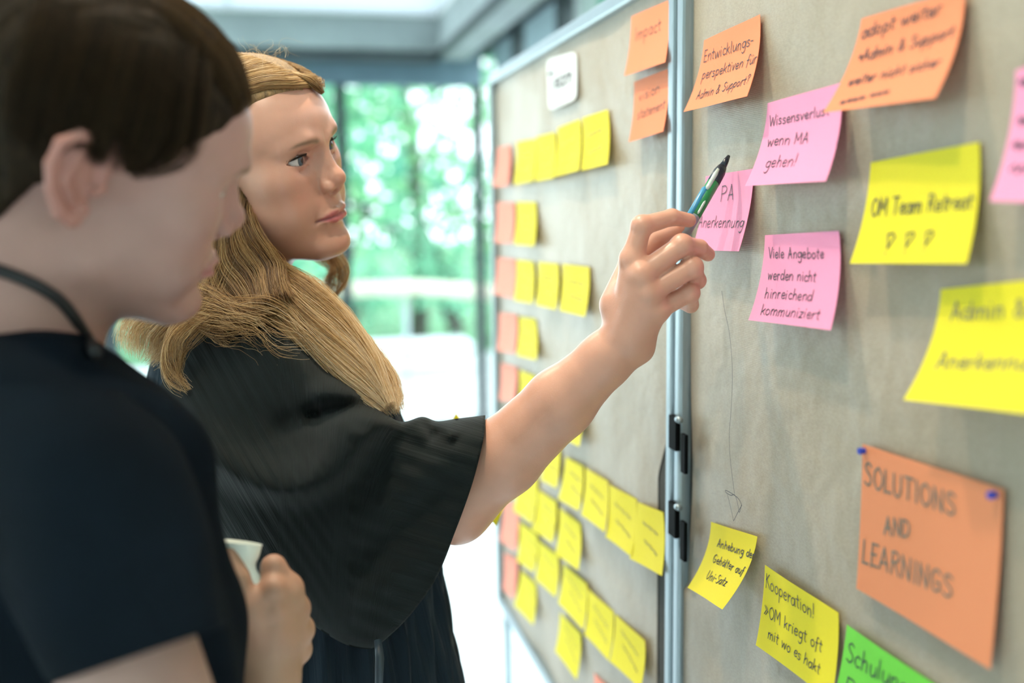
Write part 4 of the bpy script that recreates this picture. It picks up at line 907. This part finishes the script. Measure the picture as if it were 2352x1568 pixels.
# ---- dress
M_dress = crinkle_mat('black_crinkle_cotton_lit', (.013, .023, .034), 110, strength=1.0)  # lighter, bluer copy of the sleeve cloth: window light put into the colour
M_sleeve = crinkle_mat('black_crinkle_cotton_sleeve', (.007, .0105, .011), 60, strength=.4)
rb = []
for y, xl, xr, z, th in ((640, 500, 655, 1.17, .06), (700, 440, 738, 1.165, .075), (760, 385, 792, 1.165, .09), (830, 350, 842, 1.165, .10), (900, 335, 893, 1.17, .11), (965, 332, 922, 1.175, .112), (1080, 345, 950, 1.18, .112), (1200, 355, 978, 1.185, .112), (1300, 360, 1006, 1.19, .115), (1430, 360, 1028, 1.20, .125), (1568, 350, 1052, 1.20, .14), (1800, 330, 1085, 1.20, .17), (2400, 300, 1130, 1.20, .2)):
    rb.append(ring_px((xl, y), (xr, y), z, th))
end = np.array(rb[-1]); end[2] = 0.06; rb.append(list(end))
dd = lambda t, th: (.004*np.sin(th*26+4*np.sin(t*9))+.0035*np.sin(th*47+t*13+2*np.sin(t*5)))*np.clip((t-.35)*4, 0, 1)+.0015*np.sin(th*60+t*20)
V1, Q1, uv1 = loft(rb, 180, 220, dd, 2.2)
dress = link('dress', mesh_np('dress', V1, Q1), M_dress, wom, True); uv_attr(dress.data, uv1)
# wide sleeve: rings from the shoulder to the hem; the hem is a bowed line
def sring(pts, z, th):
    return ring_px(pts[0], pts[1], z, th)
NS, NT = 120, 110
def hemcurve(s): return crom([(1115, 953), (1110, 1010), (1085, 1110), (1045, 1222), (1000, 1330), (935, 1420), (868, 1484)], 20)
top = crom([(470, 690), (560, 712), (660, 755), (755, 838), (840, 912), (915, 966), (970, 956), (1005, 966), (1050, 960), (1116, 952)], 14)
bot = crom([(330, 960), (400, 1090), (480, 1200), (560, 1290), (640, 1370), (720, 1436), (790, 1478), (840, 1490), (868, 1484)], 14)
hem = hemcurve(0)
rs = lambda c, n: np.stack([np.interp(np.linspace(0, 1, n), np.r_[0, np.cumsum(np.linalg.norm(np.diff(c, axis=0), axis=1))]/np.linalg.norm(np.diff(c, axis=0), axis=1).sum(), c[:, i]) for i in (0, 1)], 1)
top, bot, hem = rs(top, NT), rs(bot, NT), rs(hem, NS)
w_ = np.linspace(0, 1, NT)[:, None]; s_ = np.linspace(0, 1, NS)[None, :]
straight = top[:, None]*(1-s_[..., None])+bot[:, None]*s_[..., None]
bow = (hem-(top[-1]*(1-s_[0][:, None])+bot[-1]*s_[0][:, None]))[None]
PX = straight+bow*(w_[..., None]**1.6)
zc = np.interp(w_[:, 0], [0, .25, .55, 1], [1.105, 1.07, 1.045, 1.055])[:, None]+0*s_
thk = np.interp(w_[:, 0], [0, .3, .7, 1], [.062, .070, .070, .076])[:, None]*np.clip(1-np.abs(2*s_-1)**7, 0, 1)**.5*(1-.5*s_**2)
def folds(X, Y):
    f = 0
    def ridge(a, b, amp, wd, both=1.0):
        ab = np.array(b, float)-a; L = np.linalg.norm(ab); ab /= L; dx, dy = X-a[0], Y-a[1]; t = (dx*ab[0]+dy*ab[1])/L; n = -dx*ab[1]+dy*ab[0]
        return amp*np.exp(-(n/wd)**2)*np.clip(1.3-np.abs(2*t-1)**3*1.3, 0, 1)
    # the cloth sags in a deep crescent: it swells towards the viewer down to the crescent, then drops steeply
    cr = crom([(430, 1010), (500, 1062), (594, 1112), (685, 1120), (769, 1082), (834, 1000), (905, 955), (960, 930)], 12)
    dx = X[..., None]-cr[:, 0]; dy = Y[..., None]-cr[:, 1]; dd_ = dx*dx+dy*dy; j = dd_.argmin(-1); dist = np.sqrt(dd_.min(-1))
    tg = np.gradient(cr, axis=0); n_ = np.stack([-tg[:, 1], tg[:, 0]], 1); sgn = np.sign(np.take_along_axis(dx, j[..., None], -1)[..., 0]*n_[j][..., 0]+np.take_along_axis(dy, j[..., None], -1)[..., 0]*n_[j][..., 1])
    sd_ = sgn*dist                                        # positive below the crescent
    f += .042*np.where(sd_ < 0, np.exp(-(sd_/90)**2), np.exp(-(sd_/34)**2))
    f -= ridge((690, 956), (905, 918), .020, 20)+ridge((620, 985), (740, 950), .008, 28)
    f += ridge((700, 905), (900, 868), .010, 26)
    f += ridge((1085, 1010), (760, 1250), .007, 42)-ridge((1075, 1100), (800, 1310), .006, 36)+ridge((1030, 1240), (800, 1400), .006, 32)
    f += ridge((1000, 960), (1045, 1010), .010, 16)-ridge((960, 956), (1005, 1010), .010, 15)+ridge((925, 962), (990, 1000), .008, 18)
    f += .0006*np.sin((X*.86-Y*.5)*.22+2*np.sin(Y*.008))*(X < 760)+.0010*np.sin((Y*.96-X*.29)*.14+1.5*np.sin(X*.01))*(X > 800)
    return f
fo = folds(PX[..., 0], PX[..., 1])
sh = (CX, CY)
def grid_pts(sign):
    out = np.zeros((NT, NS, 3)); z = zc+sign*thk-(fo if sign < 0 else 0)*1.0
    dx, dy = (PX[..., 0]-CX)/F_PX, (CY-PX[..., 1])/F_PX
    return CAM+(RGT*dx[..., None]+UPV*dy[..., None]+FWD)*z[..., None]
front, backg = grid_pts(-1), grid_pts(1)
gf = np.arange(NT*NS).reshape(NT, NS); gb = gf+NT*NS
Q = [np.stack([gf[:-1, :-1], gf[1:, :-1], gf[1:, 1:], gf[:-1, 1:]], -1).reshape(-1, 4), np.stack([gb[:-1, :-1], gb[:-1, 1:], gb[1:, 1:], gb[1:, :-1]], -1).reshape(-1, 4)]
for k in (0, NS-1): Q.append(np.stack([gf[:-1, k], gb[:-1, k], gb[1:, k], gf[1:, k]], -1)[:, ::(1 if k == 0 else -1)])
# turned-in hem so that the opening has a rim and an inside
inner_f, inner_b = front[-1]*.0+P(900, 1150, 1.05)+(front[-1]-P(900, 1150, 1.05))*.55, P(900, 1150, 1.05)+(backg[-1]-P(900, 1150, 1.05))*.55
V = np.concatenate([front.reshape(-1, 3), backg.reshape(-1, 3), inner_f, inner_b]); i0 = 2*NT*NS
Q.append(np.stack([gf[-1, :-1], i0+np.arange(NS-1), i0+np.arange(1, NS), gf[-1, 1:]], -1)); Q.append(np.stack([gb[-1, :-1], gb[-1, 1:], i0+NS+np.arange(1, NS), i0+NS+np.arange(NS-1)], -1))
bl = np.clip((PX[..., 0]-640)/260, 0, 1); across = (PX[..., 0]*.86-PX[..., 1]*.5)*(1-bl)+(PX[..., 1]*.96-PX[..., 0]*.29)*bl; along = (PX[..., 0]*.5+PX[..., 1]*.86)*(1-bl)+(PX[..., 0]*.96+PX[..., 1]*.29)*bl
uvs = np.stack([along/500, across/620], -1).reshape(-1, 2); uvs = np.concatenate([uvs, uvs, np.zeros((2*NS, 2))])
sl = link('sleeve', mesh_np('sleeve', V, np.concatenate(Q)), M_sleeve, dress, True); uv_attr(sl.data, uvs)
tie = tube('waist_tie', [P(868, 1470, .985), P(872, 1510, .975), P(868, 1640, .985)], [.004, .005, .004], pmat('blue_black_ribbon', (.02, .035, .05), .5), dress, 6)

# ---- pen
pen = empty('ballpoint_pen', P(1563, 545, .982)); tag(pen, 'dark ballpoint pen with blue and green bands held in the pointing hand', 'pen')
M_pdark = pmat('dark_translucent_plastic', (.015, .018, .03), .25); M_pblue = pmat('blue_band', (.04, .25, .45), .3); M_pgreen = pmat('green_band', (.02, .22, .07), .3); M_pgrey = pmat('grey_grip', (.20, .23, .26), .4); M_pclear = pmat('clear_clip_plastic', (.50, .58, .55), .15)
pa, pb = P(1566, 545, .988), P(1674, 358, 1.020); ax = (pb-pa); plen = np.linalg.norm(ax); pt = lambda t: pa+ax*t
def seg(nm, ts, rs_, mt): return tube(nm, [pt(t) for t in ts], rs_, mt, pen, 18)
seg('grip', [0, .02, .22, .25], [.004, .0062, .0066, .0064], M_pgrey)
seg('barrel', [.25, .252, .66, .668], [.0050, .0064, .0064, .0054], M_pgreen)
seg('cap', [.66, .665, .80, .86], [.0056, .0066, .0062, .0046], M_pdark)
seg('point', [.86, .94, 1.0], [.0040, .0030, .0016], M_pdark)
sd = np.cross(ax/plen, FWD); sd /= np.linalg.norm(sd)
off = -sd*.0062 if (sd@RGT) > 0 else sd*.0062
tube('side_band', [pt(t)+off*.72-FWD*.003 for t in (.22, .24, .55, .57)], [.002, .0034, .0034, .002], M_pblue, pen, 10)
tube('side_band', [pt(t)-off*.2-FWD*.0058 for t in (.28, .3, .42, .44)], [.0008, .0014, .0014, .0008], M_pclear, pen, 8)
tube('clip', [pt(t)+off*.5-FWD*.0058 for t in (.55, .58, .74, .80)], [.0016, .0024, .0026, .0016], M_pclear, pen, 8)
# ---- yellow note pad in the other hand
c4 = [P(1046, 950, 1.235), P(1162, 1138, 1.235), P(1137, 1207, 1.235), P(990, 1030, 1.235)]
c4 = [P(1046, 950, 1.240), P(1178, 1120, 1.240), P(1139, 1208, 1.240), P(1000, 1040, 1.240)]
n = -FWD; V = [q for q in c4]+[q-n*.012 for q in c4]
padm = mesh('note_pad', V, [(0, 3, 2, 1), (4, 5, 6, 7), (0, 1, 5, 4), (1, 2, 6, 5), (2, 3, 7, 6), (3, 0, 4, 7)])
tag(link('note_pad', padm, NOTE['yellow']), 'yellow note pad almost hidden behind the pointing arm', 'note pad')
# ---------------------------------------------------------------- the person in front at the left, out of focus
B_M = euler_rot(-1.24351212, -0.30153644, 0.3773067); B_C = np.array([-0.11746484, 0.77008738, 1.54336319])
def B_loc(w): return ((np.asarray(w)-B_C)@B_M)*1000
def B_wld(l): return (np.asarray(l, float)/1000)@B_M.T+B_C
SKIN_B = (0.39, 0.215, 0.182)
M_skinB = skin_mat('warm_skin', .5, .08)
per = empty('person', (P(60, 1000, .73)[0], P(60, 1000, .73)[1], 0))
tag(per, 'short-haired person in a black T-shirt, blurred in front, head bent in profile', 'person')
nb_ = B_loc(P(62, 800, .735)).astype(f32)
def nape(p): return cone(p, (0, -40, -30), nb_+np.array([0, -30, 10], f32), 42, 54)
HV, HQ = surface_nets(lambda p: smin(head_sdf(p, nb_, femin=True, lid_up=1.5), nape(p), 20), (-95, -125, -190), (95, 130, 140), 2.4)
hc = head_colors(HV, SKIN_B, True, (.13, .08, .05), (.50, .20, .20))
W2, E2 = P(612, 1560, .835), P(520, 1960, .80)
k_ = [P(660, 1352, .830), P(676, 1398, .838), P(686, 1446, .846), P(680, 1490, .852)]
pp_ = [P(628, 1302, .826), P(628, 1352, .812), P(630, 1402, .812), P(634, 1446, .815)]
tt_ = [P(612, 1360, .818), P(588, 1388, .806), P(592, 1420, .806), P(598, 1450, .808)]
th_ = [P(580, 1480, .822), P(566, 1400, .806), P(547, 1328, .806), P(529, 1272, .810)]
SB, EB = P(190, 1120, .66), P(362, 1780, .612)
def armsB(p):
    d = smin(chain(p, [E2, u_(E2, W2, .5), W2], [.037, .033, .025], .01), chain(p, [W2, P(618, 1450, .83), P(640, 1380, .828)], [.023, .026, .020], .01), .02)
    for i in range(4):
        f = chain(p, [P(622, 1440+12*i, .832), k_[i], pp_[i], tt_[i]], [.014, .0118, .0098, .0078], .004); f = smin(f, sphere(p, k_[i], .0125), .005); d = smin(d, f, .006)
    d = smin(d, chain(p, th_, [.016, .0115, .0088, .0070], .005), .009)
    return d
allp = np.array(k_+pp_+tt_+th_+[W2, E2]); AV, AQ = surface_nets(armsB, allp.min(0)-.05, allp.max(0)+.05, .0024)
def torsoB(p):
    s2 = P(-150, 980, .86)
    d = ell(p, P(40, 1300, .745), (.08, .08, .2)); d = smin(d, cone(p, SB, s2, .03, .03), .03)
    d = smin(d, cone(p, P(62, 790, .735), P(60, 900, .74), .050, .055), .03)
    d = smin(d, chain(p, [SB, EB], [.038, .047], .01), .02)
    d = smin(d, chain(p, [EB, P(250, 2300, .66)], [.042, .03], .01), .02)
    d = smin(d, chain(p, [s2, P(300, 1900, .88), E2], [.05, .042, .036], .01), .02)
    return d
TV, TQ = surface_nets(torsoB, (-.75, .2, .70), (.3, 1.15, 1.55), .006)
BV, BQ = merge((B_wld(HV), HQ), (AV, AQ), (TV, TQ))
me = mesh_np('body', BV, BQ); ka = np.zeros(len(AV))
for q in k_+tt_+pp_: ka = np.maximum(ka, np.exp(-(((AV-q)/.014)**2).sum(1)))
ac = np.array([.44, .25, .165])*(1-.5*ka[:, None])+np.array([.60, .28, .20])*.5*ka[:, None]
col_attr(me, np.concatenate([hc, ac, np.tile(np.array([.46, .28, .235]), (len(TV), 1))])); link('body', me, M_skinB, per, True)  # arm and torso skin paler than the head: daylight put into the colour
for s in (1, -1): eyeball('eye', B_M, B_C, s, (0.0, 1, -0.1), (.12, .10, .07), per, M_eye)

M_hairB = hairbase_mat('dark_brown_hair_base', (.006, .0035, .002), (.03, .018, .009), (8, 8, 2), 40); M_hairB.node_tree.nodes['Principled BSDF'].inputs['Specular IOR Level'].default_value = .12; M_hairB.node_tree.nodes['Principled BSDF'].inputs['Roughness'].default_value = .8; M_strB = hair_mat('brown_strand', [(.008, .0045, .0025), (.03, .017, .008), (.10, .056, .022)], .55, .15)
def hairlineB(x, z): return np.interp(z, [-95, -75, -45, -15, 5, 18, 40, 62, 84, 100, 125], [-75, -62, -46, -34, 2, 26, 44, 68, 84, 92, 104])-np.abs(x)*0.10
def capB(p):
    d = skull(p)-5-8*np.exp(-((p[:, 2]-120)/40)**2)*np.clip((70-p[:, 1])/60, 0, 1)
    d = smin(d, ell(p, (0, -42, -28), (58, 42, 62)), 25)
    hl = p[:, 1]-hairlineB(p[:, 0], p[:, 2]); d = -smin(-d, -hl*.75, 10)
    e = p.copy(); e[:, 0] = np.abs(e[:, 0]); d = -smin(-d, ell(e, (78, -14, 4), (14, 25, 36)), 8)
    return d+.5*np.sin(p[:, 0]*.4+p[:, 1]*.12)+.4*np.sin(p[:, 0]*.9+2)
CV, CQ = surface_nets(capB, (-110, -130, -120), (110, 125, 160), 2.8)
hairB = link('hair', mesh_np('hair', B_wld(CV), CQ), M_hairB, per, True)
gB = []
def onB(x, y, z, lift):
    v = np.array([[x, y, z]], f32)
    for _ in range(10):
        d = float(skull(v)[0]); c = v[0]-np.array([0, 0, 35]); v = v-(d-lift)*(c/np.linalg.norm(c))[None].astype(f32)
    return v[0]
for k in range(60):
    x0 = random.uniform(-40, 40); a = onB(x0*.5, -50+random.uniform(-20, 20), 120, 9); b_ = onB(x0+10, 10, 125, 10); c_ = onB(x0+25, 60, 105, 6); d_ = onB(x0*1.0+28, 86, 72, 3)
    gB.append(dict(pts=B_wld(np.array([a, b_, c_, d_])), rad=[.006, .007, .005, .003], off=.3, n=34, wave=.0015, frizz=.0006, cut=.8))  # top strands tinted lighter: overhead sheen put into the hair colour
for k in range(60):
    y0 = random.uniform(-80, 40); a = onB(30, y0, 120, 12); b_ = onB(70, y0*1.05, 85, 9); c_ = onB(78, y0*1.05, 40, 7); d_ = onB(78, min(y0, float(hairlineB(np.array([70.]), np.array([12.]))[0])), 10 if y0 > -40 else -20, 6)
    gB.append(dict(pts=B_wld(np.array([a, b_, c_, d_])), rad=[.006, .006, .005, .004], n=30, wave=.001, frizz=.0005, cut=.8))
s_ = strands('hair_strands', gB, M_strB, hairB, 5); s_['kind'] = 'stuff'

# T-shirt, sleeve, trousers, cord
M_shirt = pmat('black_jersey', (.003, .006, .010), .9, var=.15, scale=14, bump=.25, bscale=900, spec=.08)
rb = []
for y, xl, xr, z, th in ((758, -60, 150, .735, .062), (772, -170, 205, .735, .078), (800, -300, 236, .735, .092), (850, -380, 300, .735, .108), (920, -420, 405, .735, .12), (1010, -440, 476, .735, .125), (1150, -440, 498, .735, .125), (1280, -430, 520, .735, .125), (1400, -420, 550, .735, .125), (1568, -400, 548, .735, .125), (1850, -380, 540, .735, .125)):
    rb.append(ring_px((xl, y), (xr, y), z, th))
dB = lambda t, th: (.004*np.sin(th*5+t*9)+.003*np.sin(th*9-t*14))*np.clip(t*3, 0, 1)
V, Q, uv = loft(rb, 90, 90, dB, 2.2); shirt = link('t_shirt', mesh_np('t_shirt', V, Q), M_shirt, per, True)
rs_ = [ring_px((-120, 870), (300, 900), .68, .07), ring_px((-110, 1020), (395, 1010), .655, .075), ring_px((-60, 1230), (470, 1200), .64, .074), ring_px((20, 1420), (505, 1350), .625, .070), ring_px((110, 1562), (526, 1428), .613, .062), ring_px((140, 1548), (508, 1430), .613, .055)]
V, Q, uv = loft(rs_, 60, 60, lambda t, th: .003*np.sin(th*4+t*7)); link('sleeve', mesh_np('sleeve', V, Q), M_shirt, shirt, True)
a_ = rb[-2]; hips = [ring_px((-385, 1830), (535, 1830), .735, .12)]; e_ = np.array(hips[0]); e_[2] = .85; e2_ = e_.copy(); e2_[2] = .5; e2_[3:] *= .75; e3_ = e2_.copy(); e3_[2] = .03; e3_[3:] *= .7
V, Q, uv = loft([hips[0], list(e_), list(e2_), list(e3_)], 40, 60); link('trousers', mesh_np('trousers', V, Q), pmat('dark_denim', (.015, .02, .035), .8, var=.2, scale=60), per, True)
def on_neck(px, py):                # the cord lies on the skin
    d = ray(px, py); z = .55
    for _ in range(60):
        w = P(px, py, z); lw = B_loc(w)[None].astype(f32); s = min(float(smin(head_sdf(lw, nb_, False, False), nape(lw), 20)[0])/1000, float(torsoB(w[None].astype(f32))[0]))
        if s < .0015: return P(px, py, z-.001)
        z += max(s*.7, .0006)
        if z > .82: break
    return P(px, py, .70)
cp = [on_neck(x, y) for x, y in ((-150, 640), (-120, 622), (-80, 612), (-40, 612), (0, 622), (50, 640), (100, 664), (140, 692), (172, 730), (200, 775))]
cp += [P(222, 812, cpz) for cpz in (.668,)]
tube('neck_cord', crom(cp, 6), .0042, pmat('black_cord', (.01, .01, .012), .6), per, 10)
# rolled white paper in the left hand
roll = empty('paper_roll', P(572, 1370, .818)); tag(roll, 'small white rolled paper held upright in a hand in front of the dark dress', 'paper roll')
M_roll = pmat('white_roll_paper', (.92, .95, .86), .6, var=.03)
r0, r1 = P(584, 1385, .816), P(548, 1244, .824); axr = (r1-r0)/np.linalg.norm(r1-r0); n1 = np.cross(axr, FWD); n1 /= np.linalg.norm(n1); n2 = np.cross(axr, n1)
V, Q = [], []; NT_, NA = 20, 40
for i in range(NT_+1):
    t = i/NT_
    for j in range(NA+1):
        a = 2*math.pi*1.35*j/NA; rr = (.0110+.0012*j/NA)*(1+.55*max(0, t-.6)/.4-.28*math.exp(-((t-.52)/.13)**2))
        V.append(r0+axr*(np.linalg.norm(r1-r0)*t*(1+.16*math.cos(a)*max(0, t-.6)/.4))+rr*(math.cos(a)*n1+math.sin(a)*n2))
Q = [(i*(NA+1)+j, i*(NA+1)+j+1, (i+1)*(NA+1)+j+1, (i+1)*(NA+1)+j) for i in range(NT_) for j in range(NA)]
link('sheet', mesh('sheet', V, Q), M_roll, roll, True)
